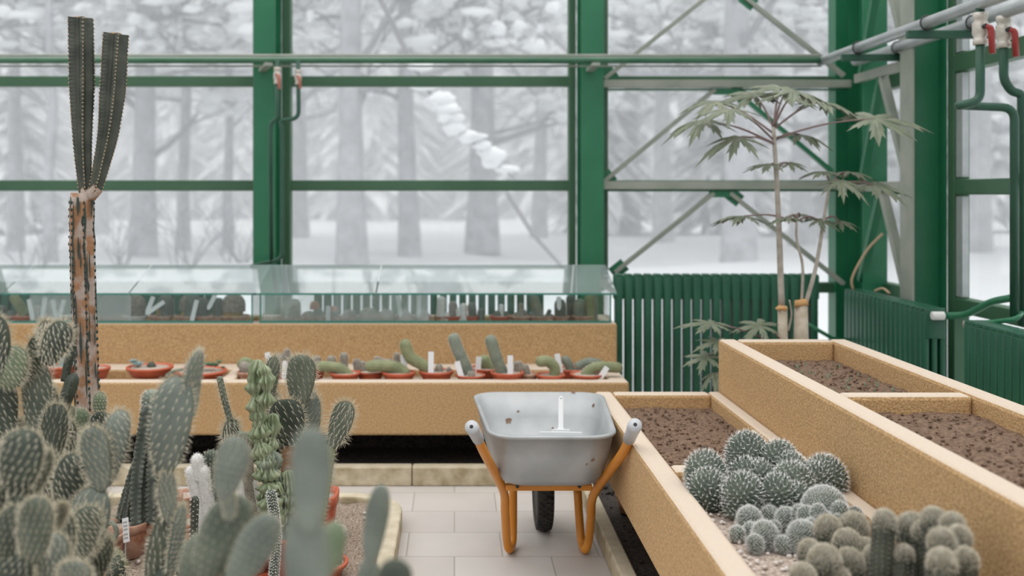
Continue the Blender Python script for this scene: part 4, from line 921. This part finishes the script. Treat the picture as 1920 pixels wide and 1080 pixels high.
t = thing('name_plate', 'small printed name plate on a metal stake before the clay pots', 'sign', (P(235, 0, 3.9).x, 3.9, ZG))
q = MB(); q.bar(P(234, 1072, 3.9), P(236, 1012, 3.9), .006, .004); q.build('stake', 'silver', t, False)
q = MB(); c0 = P(236, 994, 3.88); u = V((.012, 0, .003)); w_ = V((-.004, .004, .045)); nn = V((0, -.001, 0)); q.add([c0 - u - w_, c0 + u - w_, c0 + u + w_, c0 - u + w_, c0 - u - w_ - nn, c0 + u - w_ - nn, c0 + u + w_ - nn, c0 - u + w_ - nn], [(0, 1, 2, 3), (7, 6, 5, 4), (0, 4, 5, 1), (1, 5, 6, 2), (2, 6, 7, 3), (3, 7, 4, 0)]); pl = q.build('plate', 'label', t, False)
q = MB()
for f in (-.7, -.4, .0, .3, .6):
    for g_ in (-.7, -.25, .2): a0 = c0 + w_ * f + u * g_ + nn * 1.4; q.add([a0, a0 + u * .35, a0 + u * .35 + w_ * .13, a0 + w_ * .13], [(0, 1, 2, 3)])
q.build('print', 'spinedark', pl, False)
t, s0 = bedpot('potted_cactus', 'group of white furry columns left of the big blurred grey pads', 'potted cactus', 392, 3.75, .08, .12, 'terra')
for a, r_ in (([(396, 1040), (375, 950), (356, 874)], 11), ([(396, 1020), (386, 930), (378, 872)], 12), ([(373, 900), (369, 851)], 11), ([(405, 1040), (398, 970), (386, 915)], 8), ([(420, 1045), (412, 985), (404, 945)], 8), ([(388, 1030), (380, 985), (392, 955)], 8)):
    grow(t, 'stem', a, 3.72, r_, 'wool', 'spinewhite', spL=.010, spW=.0008, per=3, step=.0085)
t, s0 = bedpot('potted_cactus', 'dark ribbed column with a pinkish spiny crown beside the white furry columns', 'potted cactus', 398, 3.95, .065, .11, 'terra')
grow(t, 'stem', [(396, 1040), (396, 940), (396, 843)], 3.95, 15, 'mammil', 'spine', 13, .22, spL=.012, spW=.0009, per=4, step=.016)
t, s0 = bedpot('potted_cactus', 'fanning dark stems with white dotted ribs right of the clay pots', 'potted cactus', 352, 3.5, .06, .09, 'terra')
for a, r_ in (([(385, 1100), (356, 1050), (334, 1012)], 13), ([(350, 1105), (338, 1060), (328, 1030)], 12), ([(366, 1060), (364, 990), (366, 930)], 8), ([(390, 1105), (374, 1055), (358, 1022)], 12)): grow(t, 'stem', a, 3.5, r_, 'columndark', 'spinewhite', 8, .25, spL=.006, spW=.0014, per=4, step=.016)
t, s0 = bedpot('potted_cactus', 'brown felted column and pale bases right of the blurred pads', 'potted cactus', 470, 3.7, .08, .12, 'terra')
for a, r_, k in (([(486, 1040), (474, 950), (464, 880), (458, 835)], 12, 'pinkgrey'), ([(504, 1085), (500, 1040), (505, 1000)], 10, 'wool'), ([(480, 960), (472, 895)], 9, 'wool'), ([(465, 1060), (460, 960), (452, 900)], 9, 'wool'), ([(500, 1090), (508, 1065)], 10, 'wool')):
    grow(t, 'stem', a, 3.7, r_, k, 'spinewhite' if k == 'wool' else 'spine', spL=.008, spW=.0007, per=3, step=.0085)
t, s0 = bedpot('potted_cactus', 'slender column covered in a white net of spines, before the crested cactus', 'potted cactus', 512, 3.55, .055, .10, 'terra')
grow(t, 'stem', [(513, 1085), (518, 1010), (514, 960), (507, 918)], 3.5, 8.5, 'mammil', 'spinewhite', 16, .12, spL=.008, spW=.0012, per=4, step=.010)
for a in ([(458, 1080), (462, 1020), (466, 975)], [(444, 1085), (450, 1040)]): grow(t, 'stem', a, 3.55, 6, 'mammil', 'spinewhite', 12, .12, spL=.006, spW=.0011, per=3, step=.011)

# sharp spiny prickly pear
Yo = 3.75
t = thing('prickly_pear', 'long spined prickly pear in focus, pads spread before the lower trough', 'cactus', (P(560, 0, Yo).x, Yo, ZG))
pads(t, Yo, [(564, 712, 47, 27, 3, 'pad', 6, 0), (508, 712, 44, 16, 8, 'pad', 40, .08), (538, 792, 44, 33, -4, 'paddark', -6, -.03), (582, 780, 46, 20, -3, 'padblue', 10, .05), (638, 796, 46, 21, 17, 'pad', 6, 0), (560, 762, 26, 14, 20, 'padblue', 20, .06), (432, 812, 26, 15, 8, 'pad', 30, 0), (510, 770, 36, 14, 6, 'pad', 50, .1)], spL=.026, per=4, n_ar=60, spW=.0010)
for a, R, k in (([(432, 790), (420, 745), (411, 705)], .012, 'pad'), ([(446, 812), (490, 828), (532, 838)], .013, 'columngrey'), ([(560, 1092), (548, 960), (540, 880), (545, 830)], .030, 'corky'), ([(580, 1060), (600, 960), (612, 880), (618, 835)], .024, 'olive'), ([(548, 900), (590, 880), (612, 850)], .024, 'olive'), ([(500, 740), (512, 755), (520, 772)], .008, 'pad'), ([(432, 835), (428, 900), (440, 960)], .014, 'columngrey')):
    skin_stem(t, 'branch', pp(a, Yo), R, k, 'spine', 8, .1, .022, .0007, 3, .016, rg)
# crested cactus
t, s0 = bedpot('potted_cactus', 'pale green crested cactus with frilled folds in a large orange plastic pot', 'crested cactus', 552, 3.62, .095, .235, 'terra')
Yk = 3.60
def crest(pix, R, ribs=9, seed=0, skin='crest'):
    m = MB(); stem_mesh(m, pp(pix, Yk + rg.uniform(-.03, .03)), R, ribs, .72, bumpy=.95, seed=seed, rings=46, n=ribs * 6, twist=rg.uniform(-.6, .6)); m.build('crest_lobe', skin, t)
for i in range(34):
    f = i / 33; cxp = 486 + 44 * f * f + rg.uniform(-15, 15); cyp = 690 + 300 * f + rg.uniform(-10, 10)
    crest([(cxp + rg.uniform(-4, 4), cyp + rg.uniform(12, 26)), (cxp + rg.uniform(-3, 3), cyp), (cxp + rg.uniform(-8, 8), cyp - rg.uniform(6, 14))], rg.uniform(.010, .017), rg.choice((4, 5, 6)), i + 50, 'crest' if f < .55 or i % 2 else 'columngrey')
for i, (a, R) in enumerate((([(488, 820), (482, 760), (480, 715), (484, 674)], .030), ([(498, 760), (500, 720), (494, 684)], .022), ([(482, 775), (486, 742)], .018), ([(492, 860), (490, 815), (496, 785)], .036), ([(505, 845), (512, 805), (510, 775)], .024), ([(500, 900), (498, 860), (488, 830)], .034),
     ([(510, 900), (506, 880), (508, 845)], .036), ([(520, 940), (512, 905), (500, 870)], .034), ([(516, 990), (508, 950), (502, 905)], .036), ([(536, 980), (536, 940), (530, 890)], .032), ([(544, 960), (545, 920), (538, 882)], .026), ([(500, 990), (498, 950), (494, 920)], .022), ([(540, 1010), (532, 985), (536, 955)], .028), ([(474, 740), (476, 715)], .012))):
    crest(a, R, 7 + i % 4, i, 'crest' if i < 6 else 'columngrey' if i % 3 == 0 else 'crest')
skin_stem(t, 'old_stem', pp([(548, 1050), (530, 980), (508, 880)], Yk + .04), .028, 'columngrey', None, 7, .3)

# red pots right of the bed
t, s0 = bedpot('flower_pot', 'square orange plastic pot at the corner of the floor bed', 'pot', 590, 4.28, .098, .185, 'terra', 5)
t, s0 = bedpot('potted_cactus', 'wide shallow terracotta bowl with small dark bristly cacti at the bottom edge', 'potted cactus', 594, 3.84, .118, .055, 'terra')
for k in range(14): c = V((s0.x + rg.uniform(-.07, .09), s0.y + rg.uniform(-.06, .05), s0.z)); skin_stem(t, 'stem', [c, c + V((0, 0, rg.uniform(.02, .05)))], .012, 'mammil', 'spine', 8, .2, .007, .0007, 3, .01, rg)
m = MB(); m.ball(P(590, 1000, 4.1), (.040, .03, .055), 20, 14, .05, 3); tag(m.build('smooth_stone', 'areole'), 'smooth egg shaped beige stone leaning on the square orange pot', 'stone')
m = MB(); m.ball((P(630, 0, 4.3).x, 4.3, .068), (.06, .05, .022), 10, 6, .7, 3); tag(m.build('flat_stone', 'pebble'), 'flat stone on the grit beside the square orange pot', 'stone')
# nearest blurred prickly pears
t = thing('prickly_pear', 'blurred grey prickly pear near the camera, overlapping rounded pads', 'cactus', (P(420, 0, 1.75).x, 1.75, ZG))
pads(t, 1.75, [(432, 878, 62, 30, 14, 'padblue', 5, 0), (415, 1010, 90, 44, 26, 'pad', 5, .05), (472, 1035, 80, 34, 30, 'padblue', 8, 0), (375, 1060, 60, 40, 20, 'pad', 0, .06), (430, 950, 30, 12, 0, 'padblue', 20, .03)], spL=.006, per=2)
down(t, 1.75, 430, 1080, hw=40)
t = thing('prickly_pear', 'most blurred tall grey pad standing upright before the orange pots', 'cactus', (P(580, 0, 1.2).x - .12, 1.2, ZG))
pads(t, 1.2, [(582, 900, 100, 38, 2, 'padblue', 5, 0), (575, 1075, 125, 42, -2, 'padblue', 5, .02), (622, 1030, 52, 24, 8, 'padlight', 10, .3)], spL=.004, per=2, spW=.0004)
down(t, 1.22, 570, 1150, hw=38)
t = thing('prickly_pear', 'narrow blurred pad leaning right over the floor bed kerb', 'cactus', (P(705, 0, 1.75).x - .14, 1.75, ZG))
pads(t, 1.75, [(704, 985, 78, 22, 9, 'padblue', 10, 0), (690, 1095, 50, 20, 4, 'padblue', 10, 0), (736, 1092, 44, 32, 20, 'paddark', 0, -.3)], spL=.004, per=2, spW=.0004)
down(t, 1.75, 690, 1130, hw=24)
# ------------------------------------------------------------------ round cacti in the low right planter
rg = random.Random(33); ZR = .548
def head(t, px, py, Y, rpx, skin='columngrey', ztop=None, tub=True, wool=False, lean=0, ry=None, spn='spinewhite', tip=True, h=.015, w=.0075, step=.0148):
    """px, py is the middle of the visible dome"""
    R = rpx * Y / F; c = P(px, py, Y); top = c + V((lean, 0, R * .95)); base = V((c.x - lean * .5, Y + .0, max(ZR - .01, min(c.z - R, ZR + .0))))
    if base.z > top.z - R * 1.4: base.z = top.z - R * 1.4
    m = MB(); prof = (lambda f: .80 + .20 * math.sin(min(1, f * 1.5) * math.pi / 2))
    s, T, cap = stem_mesh(m, [base, base.lerp(top, .5) + V((lean * .1, 0, 0)), top], R * (.93 if tub else 1), prof=prof, rings=8, n=20)
    n = max(40, int(T * 6.28 * R / (step * step) * .95)); sm = spiral_samples(s, T, R, n)
    if tub: tubercles(m, sm, h, w)
    o = m.build('head', skin, t); q = MB()
    if tub and tip:
        for p, nn, d in sm:
            ax = (nn + d * .4).normalized(); e_ = p - nn * h * .25 + ax * h * .85
            for _ in range(2): q.needle(e_, ax + V((rg.uniform(-.8, .8), rg.uniform(-.8, .8), rg.uniform(-.8, .8))), h * .5, .0013)
    else: spines(q, sm, .009, .0006, 5, rg, .9)
    stuff(q.build('spines', spn, o, False)); return o
def ya(py, k, r): return (H - ZR + .005) * F / (py + k * r - 365)
t = thing('round_cactus_clump', 'clump of knobbly white flecked round cacti nearest the planter divider', 'cactus', (P(1430, 0, 3.1).x, 3.1, ZR))
for a in ((1322, 885, 3.15, 33), (1330, 918, 3.08, 32), (1399, 850, 3.24, 34), (1456, 864, 3.18, 31), (1396, 893, 3.14, 27), (1426, 893, 3.12, 22), (1391, 925, 2.98, 31), (1480, 882, 3.12, 26), (1488, 908, 3.04, 34), (1547, 895, 3.10, 35), (1530, 900, 3.08, 26), (1455, 925, 2.98, 28), (1500, 935, 2.98, 22), (1355, 925, 3.06, 20)):
    head(t, *a, skin='knob', h=.026, w=.0062, step=.0128, lean=rg.uniform(-.012, .012))
t = thing('round_cactus_clump', 'loose group of small fuzzy globes left of the big woolly mound', 'cactus', (P(1440, 0, 2.8).x, 2.8, ZR))
for px, py, r in ((1405, 972, 23), (1443, 965, 17), (1475, 972, 21), (1382, 1000, 14), (1434, 1000, 24), (1416, 1018, 16), (1505, 1003, 28), (1468, 1020, 15), (1494, 1024, 13), (1452, 988, 12), (1408, 994, 15), (1452, 1015, 10)):
    head(t, px, py, ya(py, 1.25, r), r, tub=False, skin='mammil', step=.0062)
t = thing('round_cactus_clump', 'big woolly grey mound with small offsets behind the fuzzy globes', 'cactus', (P(1548, 0, 2.85).x, 2.85, ZR))
for a in ((1546, 952, 2.86, 42), (1513, 965, 2.80, 17), (1543, 975, 2.75, 19), (1575, 955, 2.79, 15), (1570, 978, 2.76, 14), (1522, 988, 2.74, 16), (1603, 965, 2.85, 15), (1500, 960, 2.84, 14), (1595, 975, 2.8, 12), (1534, 958, 2.76, 13)):
    head(t, *a, tub=False, skin='mammil', step=.0068)
t = thing('round_cactus_clump', 'cluster of blurred green columns with pale felted tops at the bottom edge', 'cactus', (P(1570, 0, 2.55).x, 2.55, ZR))
def capped(t, px, py, Y, rpx, lean=0):
    R = rpx * Y / F; c = P(px, py, Y); top = c + V((rg.uniform(-.006, .006), 0, R)); base = V((c.x + lean, Y, ZR - .01)); m = MB()
    s, T, cap = stem_mesh(m, [base, base.lerp(top, .5) + V((rg.uniform(-.006, .006), 0, 0)), top], R, 13, .10, base=.72, rings=12)
    o = m.build('stem', 'columndark', t); q = MB(); spines(q, rib_samples(s, T, 13, .011), .007, .0006, 4, rg); stuff(q.build('spines', 'spinedark', o, False))
    q = MB(); n = int(T * R * 6.28 / .0000075)
    for k in range(min(n, 5200)):
        x = T * (k + .5) / min(n, 5200); g = (x - (T - R * 1.75)) / (R * 1.1)
        if rg.random() > g: continue
        p, nn, d = s(x, k * 2.39996); q.needle(p, nn + d * .5 + V((rg.uniform(-.9, .9), rg.uniform(-.9, .9), rg.uniform(-.5, .9))), .0085, .0007)
    stuff(q.build('woolly_crown', 'felt', o, False)); return o
for px, py, r in ((1553, 993, 25), (1603, 988, 26), (1588, 1020, 26), (1620, 1033, 22), (1520, 1033, 20), (1545, 1053, 30), (1592, 1056, 26), (1640, 1046, 24), (1508, 1082, 24), (1570, 1085, 20)): capped(t, px, py, ya(py, 2.6, r), r)
t = thing('finger_cactus', 'single blurred upright finger cactus left of the branching woolly one', 'cactus', (P(1657, 0, 2.32).x, 2.32, ZR)); capped(t, 1657, 978, 2.32, 21)
t = thing('finger_cactus', 'branching woolly topped cactus at the bottom right of the low planter', 'cactus', (P(1760, 0, 2.3).x, 2.3, ZR))
for a in ((1708, 992, 2.38, 29), (1750, 977, 2.30, 24), (1785, 985, 2.25, 22), (1770, 1018, 2.18, 26), (1803, 1008, 2.19, 21), (1768, 1055, 2.10, 25), (1808, 1050, 2.14, 22), (1692, 1040, 2.3, 17), (1735, 1000, 2.32, 22)): capped(t, *a)
m = MB(); m.ball(P(1438, 955, 2.98), (.033, .03, .034), 14, 9, .4, 8); tag(m.build('pale_rock', 'pebble'), 'pale rounded rock among the fuzzy globes', 'rock')

# ------------------------------------------------------------------ papaya plant
def leaf(t, c, ang, R, droop=.35, pitch=0, roll=0, lobes=7, seed=0, name='leaf', petiole_from=None, tilt=24):
    """palmate toothed leaf; ang: compass direction of the middle lobe (0 = picture right, 90 = away)"""
    r_ = random.Random(seed); out = []
    for i in range(lobes):
        a = -150 + 300 * i / (lobes - 1); L = (1 - .34 * abs(a) / 150) * r_.uniform(.88, 1.05); hw = 150 / (lobes - 1)
        for da, q in ((-hw, .26), (-hw * .66, .58), (-hw * .50, .52), (-hw * .46, .82), (-hw * .24, .74), (0, 1.06), (hw * .24, .74), (hw * .46, .82), (hw * .50, .52), (hw * .66, .58)): out.append((a + da, L * q))
    A = Matrix.Rotation(math.radians(tilt), 4, 'X') @ Matrix.Rotation(math.radians(ang), 4, 'Z') @ Matrix.Rotation(math.radians(pitch), 4, 'Y') @ Matrix.Rotation(math.radians(roll), 4, 'X'); m = MB(); c = V(c)
    def pnt(a, q, dz): th = math.radians(a); x, y = q * math.cos(th), q * math.sin(th); return c + A @ V((x * R, y * R, -(droop + .12) * R * q * q + dz + .05 * R * math.cos(a * .13) * q))
    n = len(out); vs = []
    for dz in (0, .0012):
        vs.append(pnt(0, 0, dz)); vs += [pnt(a, q * .5, dz + .0) for a, q in out]; vs += [pnt(a, q, dz) for a, q in out]
    o2 = 1 + 2 * n; fs = []
    for i in range(n - 1):
        fs += [(0, 1 + i + 1, 1 + i), (1 + i, 2 + i, 2 + n + i, 1 + n + i), (o2, o2 + 1 + i, o2 + 2 + i), (o2 + 1 + i, o2 + 1 + n + i, o2 + 2 + n + i, o2 + 2 + i)]
    m.add(vs, fs); o = m.build(name, 'leaf', t, False)
    if petiole_from is not None:
        a = V(petiole_from); m = MB(); m.tube(catmull([a, a.lerp(c, .5) + V((0, 0, .02)), c], 8), [.0055] * 5 + [.004] * 4, 6); m.build('petiole', 'petiole', o)
    return o
Yq = 5.2
t = thing('papaya_plant', 'papaya plant with two cut stumps and thin stems behind the high planter', 'plant', (P(1480, 0, Yq).x, Yq, 0))
def qq(l, dy=0): return [P(a, b, Yq + dy) for a, b in l]
m = MB(); m.tube([V((P(1467, 0, Yq).x, Yq, .0))] + qq([(1468, 700), (1468, 640), (1467, 574)]), [.034, .028, .025, .024], 14); st = m.build('stump', 'stump', t)
q = MB(); q.ball(P(1466, 578, Yq - .01), (.028, .024, .016), 12, 8, .5, 2); q.build('cut_wood', 'cut', st)
m = MB(); m.tube([V((P(1502, 0, Yq).x, Yq, .0))] + qq([(1502, 700), (1502, 640), (1502, 572)]), [.05, .042, .037, .033], 14); st = m.build('stump', 'stump', t)
q = MB(); q.add(qq([(1489, 575), (1517, 572), (1512, 560), (1490, 563)], -.034) + qq([(1489, 575), (1517, 572), (1512, 560), (1490, 563)], .03), [(0, 1, 2, 3), (7, 6, 5, 4), (0, 4, 5, 1), (1, 5, 6, 2), (2, 6, 7, 3), (3, 7, 4, 0)]); q.build('cut_wood', 'cut', st)
for a, R in (([(1466, 580), (1461, 440), (1456, 330), (1450, 238)], (.017, .010)), ([(1503, 570), (1505, 500), (1494, 450), (1494, 412)], (.008, .006)), ([(1510, 572), (1530, 500), (1545, 410), (1556, 345)], (.012, .007)), ([(1478, 620), (1484, 590), (1480, 562)], (.006, .004))):
    c_ = catmull(qq(a), 14); m = MB(); m.tube(c_, [R[0] + (R[1] - R[0]) * i / 14 for i in range(15)], 9); m.build('stem', 'stalk', t)
lv = [((1322, 226), 185, 64, .45, (1450, 268), .0), ((1372, 205), 200, 58, .30, (1450, 262), -.15), ((1345, 190), 175, 60, .35, (1450, 250), .15), ((1415, 178), 120, 62, .30, (1450, 240), .2), ((1470, 178), 60, 70, .25, (1451, 238), .1), ((1540, 190), 10, 62, .35, (1453, 240), .1),
      ((1490, 172), -60, 60, .35, (1451, 238), -.15), ((1462, 165), 90, 55, .2, (1450, 238), .1), ((1640, 222), -5, 78, .22, (1456, 258), -.05), ((1385, 258), 190, 58, .45, (1455, 272), -.1), ((1500, 252), -20, 50, .4, (1455, 262), .15), ((1445, 308), 185, 46, .2, (1457, 320), 0), ((1480, 306), 10, 34, .3, (1457, 320), .05),
      ((1545, 322), 120, 46, .3, (1556, 347), .05), ((1590, 322), 30, 52, .35, (1557, 345), .1), ((1640, 346), -5, 66, .25, (1556, 350), 0), ((1575, 340), -50, 52, .45, (1556, 347), -.1), ((1395, 405), 185, 56, .35, (1494, 416), 0), ((1500, 402), 80, 40, .4, (1494, 412), .05), ((1535, 412), 10, 40, .35, (1496, 414), .0), ((1480, 408), 200, 36, .35, (1494, 412), -.08),
      ((1575, 416), 0, 32, .4, (1548, 410), .0), ((1335, 606), 175, 54, .2, (1462, 650), -.15), ((1425, 610), 170, 50, .3, (1466, 640), -.1), ((1345, 640), 200, 40, .2, (1455, 660), -.2), ((1325, 668), 190, 44, .2, (1455, 690), -.2), ((1340, 700), 260, 40, .9, (1455, 700), -.25)]
for i, (c, ang, R, dr, fr_, dy) in enumerate(lv):
    leaf(t, P(c[0], c[1], Yq + dy), ang, R * (1.36 if i < 11 else 1.2) * Yq / F, dr, seed=i, petiole_from=P(fr_[0], fr_[1], Yq), pitch=rg.uniform(-8, 8), roll=rg.uniform(-12, 12), tilt=rg.uniform(6, 24))
# dried twigs on the far radiator
m = MB(); m.tube(catmull([P(1600, 545, 6.3), P(1598, 520, 6.3), P(1625, 470, 6.32), P(1655, 438, 6.3)], 10), .008, 6); tag(m.build('dry_twig', 'areole'), 'dry curled twig rising from the corner behind the right wall radiator', 'twig')
m = MB(); m.tube(catmull([P(1640, 546, 6.1), P(1655, 541, 6.05), P(1668, 550, 5.95)], 8), .008, 6); tag(m.build('dry_twig', 'areole'), 'short dry twig lying on top of the right wall radiator', 'twig')

# ------------------------------------------------------------------ wheelbarrow
YL = 4.25
bl = P(1022, 1030, YL); t = thing('wheelbarrow', 'orange framed wheelbarrow with a steel tray parked on the tiles by the low planter', 'wheelbarrow', (bl.x, YL, 0))
def rr_ring(cx, cy, hx, hy, r, z, n=7, slope=0, taper=0):
    out = []
    for sx, sy, a0 in ((1, 1, 0), (-1, 1, 90), (-1, -1, 180), (1, -1, 270)):
        for i in range(n): a = math.radians(a0 + 90 * i / (n - 1)); x = sx * (hx - r) + r * math.cos(a); y = sy * (hy - r) + r * math.sin(a); out.append(V((cx + x * (1 + taper * y / hy), cy + y, z + slope * y)))
    return out
# near rim centre (1022,822) at Yn, far rim at (1022,733) at Yf
Yn, Yf = 3.78, 4.52
zn, zf_ = P(0, 820, Yn).z, P(0, 737, Yf).z
cy, hy = (Yn + Yf) / 2, (Yf - Yn) / 2; cx = P(1031, 0, Yn).x; hxn, hxf = (1148 - 912) / 2 * Yn / F, (1134 - 893) / 2 * Yf / F; hx = (hxn + hxf) / 2; tp = (hxf - hxn) / (hxf + hxn); sl = (zf_ - zn) / (2 * hy); zc = (zn + zf_) / 2
cx = (P(1031, 0, Yn).x + P(1014, 0, Yf).x) / 2
def ring(kx_, ky_, z, r, dy=0, s_=sl): return rr_ring(cx, cy + dy, hx * kx_, hy * ky_, r, z, 8, s_, tp)
zb = P(0, 903, 3.90).z
Rg = [ring(1.0, 1.0, zc - .012, .10), ring(1.025, 1.02, zc - .004, .105), ring(1.02, 1.015, zc + .004, .105), ring(.985, .985, zc + .006, .10), ring(.955, .96, zc - .004, .095)]
inn = [(0.955, .96, zc - .004, .095), (.90, .90, zc - .09, .10), (.82, .80, zc - .17, .10), (.76, .70, zb + .010, .09), (.60, .55, zb + .004, .08)]
outr = [(.58, .52, zb - .002, .08), (.77, .71, zb, .10), (.84, .82, zc - .18, .11), (.93, .92, zc - .09, .105), (.985, .985, zc - .014, .10)]
rings = [rr_ring(cx, cy - .02 * i * .6, hx * a, hy * b, r, z, 8, sl * (1 - i / 4), tp) for i, (a, b, z, r) in enumerate(inn)]
outer = [rr_ring(cx, cy - .02 * (4 - i) * .6, hx * a, hy * b, r, z, 8, sl * (i / 4), tp) for i, (a, b, z, r) in enumerate(outr)]
seq = outer + Rg + rings; n = len(seq[0]); m = MB()
vs = [p for r_ in seq for p in r_]; fs = [(j * n + i, j * n + (i + 1) % n, (j + 1) * n + (i + 1) % n, (j + 1) * n + i) for j in range(len(seq) - 1) for i in range(n)]
fs.append(tuple((len(seq) - 1) * n + i for i in range(n))); fs.append(tuple(range(n))[::-1]); m.add(vs, fs); tray = m.build('tray', 'tray', t)
from mathutils.bvhtree import BVHTree
bv = BVHTree.FromPolygons([V(p) for p in m.v], m.f); m = MB()
for px, py, r_ in ((954, 790, .012), (972, 771, .006), (1036, 803, .005), (1000, 733, .004), (1075, 736, .007), (1113, 760, .008), (1112, 862, .007), (1100, 870, .005)):
    hit, nr, _, _ = bv.ray_cast(V((0, 0, H)), (P(px, py, 4) - V((0, 0, H))).normalized())
    if hit is None: continue
    if nr.dot(hit - V((0, 0, H))) > 0: nr = -nr
    u_ = nr.orthogonal().normalized(); v_ = nr.cross(u_)
    m.add([hit + nr * .0012 + (u_ * math.cos(a * .6981) + v_ * math.sin(a * .6981)) * r_ * rg.uniform(.6, 1.5) for a in range(9)], [tuple(range(9))])
stuff(m.build('rust_marks', 'rust', tray, False))
tubes = [  # left, right: grip end, bend at the crossbar, foot, back up
    ([P(893, 812, 3.62), P(907, 845, 3.72), P(943, 915, 4.02), P(947, 960, 4.12), P(950, 1008, 4.20), P(955, 1027, 4.22), P(961, 1012, 4.30), P(962, 960, 4.33), P(962, 912, 4.33)], 'left'),
    ([P(1183, 808, 3.62), P(1168, 842, 3.72), P(1115, 914, 4.02), P(1108, 960, 4.12), P(1104, 1003, 4.20), P(1097, 1022, 4.22), P(1090, 1005, 4.30), P(1086, 960, 4.33), P(1083, 912, 4.33)], 'right')]
rt = .0175
for pts, side in tubes:
    m = MB(); z_ = catmull(pts, 48)
    low = min(p.z for p in z_); z_ = [p - V((0, 0, (low - rt) * max(0, min(1, (1.0 - p.z) / .6)))) for p in z_]
    m.tube(z_, rt, 14); m.build('frame_tube', 'orange', t)
    g0, g1 = z_[0], z_[2]; d = (g0 - P(877 if side == 'left' else 1197, 797 if side == 'left' else 793, 3.50)).normalized()
    e0 = P(884 if side == 'left' else 1191, 800 if side == 'left' else 796, 3.52)
    m = MB(); m.tube([e0, e0.lerp(g1, .08), e0.lerp(g1, .5), g1], [rt * 1.35, rt * 1.45, rt * 1.3, rt * 1.25], 16); g = m.build('grip', 'grip', t)
    m = MB(); dd = (e0 - g1).normalized(); m.tube([e0 + dd * .0005, e0 + dd * .002], rt * .38, 12); m.build('grip_hole', 'dark', g)
    # lower frame rail under the tray to the axle
    x0 = pts[-1]; m = MB(); ax = V((P(1019, 0, 4.52).x + (-.085 if side == 'left' else .085), 4.56, .19)); m.tube([x0, x0 + V((0, .06, .01)), ax], rt * .9, 10); m.build('fork_rail', 'orange', t)
m = MB(); a, b = P(948, 913, 3.96), P(1110, 913, 3.96); m.bar(a, b, .03, .024); cb = m.build('crossbar', 'orange', t, False, .004)
for px in (970, 1086): m = MB(); p = P(px, 911, 3.945); m.tube([p, p + V((0, -.012, 0))], .007, 6); m.build('bolt', 'dark', cb, False)
# wheel
wc = V((P(1019, 0, 4.52).x, 4.56, .192)); m = MB(); Rw, ww = .19, .040
N = 40; prof = [(Rw - .050, -.022), (Rw - .030, -.036), (Rw - .012, -.036), (Rw - .002, -.020), (Rw, 0), (Rw - .002, .020), (Rw - .012, .036), (Rw - .030, .036), (Rw - .050, .022)]
vs = [wc + V((x, r * math.cos(6.283 * i / N), r * math.sin(6.283 * i / N))) for i in range(N) for r, x in prof]; k = len(prof)
m.add(vs, [(i * k + j, i * k + (j + 1) % k, ((i + 1) % N) * k + (j + 1) % k, ((i + 1) % N) * k + j) for i in range(N) for j in range(k)])
for i in range(44):
    for j, x in enumerate((-.026, -.009, .009, .026)):
        a = 6.283 * (i + .5 * (j % 2)) / 44; r = Rw + (.0015 if abs(x) < .02 else -.004); c = wc + V((x, r * math.cos(a), r * math.sin(a))); tn = V((0, -math.sin(a), math.cos(a))); rd = V((0, math.cos(a), math.sin(a)))
        m.add([c + V((sx * .0065, 0, 0)) + tn * sy * .009 * (1 if abs(sx) < .9 else .5) + rd * h_ for h_ in (-.004, .005) for sx, sy in ((-1, -1), (1, -1), (1, 1), (-1, 1))], [(4, 5, 6, 7), (0, 1, 5, 4), (1, 2, 6, 5), (2, 3, 7, 6), (3, 0, 4, 7)])
ty = m.build('tyre', 'rubber', t, False)
m = MB(); m.tube([wc - V((.028, 0, 0)), wc + V((.028, 0, 0))], Rw - .048, 24); m.build('rim', 'dark', ty)
m = MB(); m.tube([wc - V((.095, 0, 0)), wc + V((.095, 0, 0))], .010, 10); m.build('axle', 'dark', t)
# T shaped scraper resting in the tray
t = thing('scraper', 'white T shaped scraper standing in the wheelbarrow tray', 'tool', P(1050, 817, 3.90))
yb_ = 3.90
q = MB(); q.bar(P(1012, 814, yb_), P(1092, 815, yb_ - .01), .004, .020); q.bar(P(1034, 808, yb_), P(1068, 808, yb_), .004, .014); q.build('blade', 'label', t, False, .002)
q = MB(); q.add([P(x, y, yy) for yy_ in (0, .010) for x, y, yy in ((1041, 812, yb_ + yy_), (1060, 812, yb_ + yy_), (1056, 800, yb_ + .01 + yy_), (1057, 748, yb_ + .06 + yy_), (1054, 742, yb_ + .06 + yy_), (1050, 742, yb_ + .06 + yy_), (1047, 748, yb_ + .06 + yy_), (1047, 800, yb_ + .01 + yy_))],
      [(0, 1, 2, 3, 4, 5, 6, 7), (15, 14, 13, 12, 11, 10, 9, 8)] + [(i, i + 8, (i + 1) % 8 + 8, (i + 1) % 8) for i in range(8)]); h_ = q.build('handle', 'label', t, False)
q = MB(); p = P(1052, 748, yb_ + .055); q.tube([p, p + V((0, .003, 0))], .0035, 10); q.build('hanging_hole', 'dark', h_)
# clay pot lying under the low planter
t = thing('flower_pot', 'clay pot half hidden under the low planter beside the kerb', 'pot', (P(1135, 0, 4.5).x + .14, 4.6, .06)); pot(t, t.location, .08, .09, 'clay')
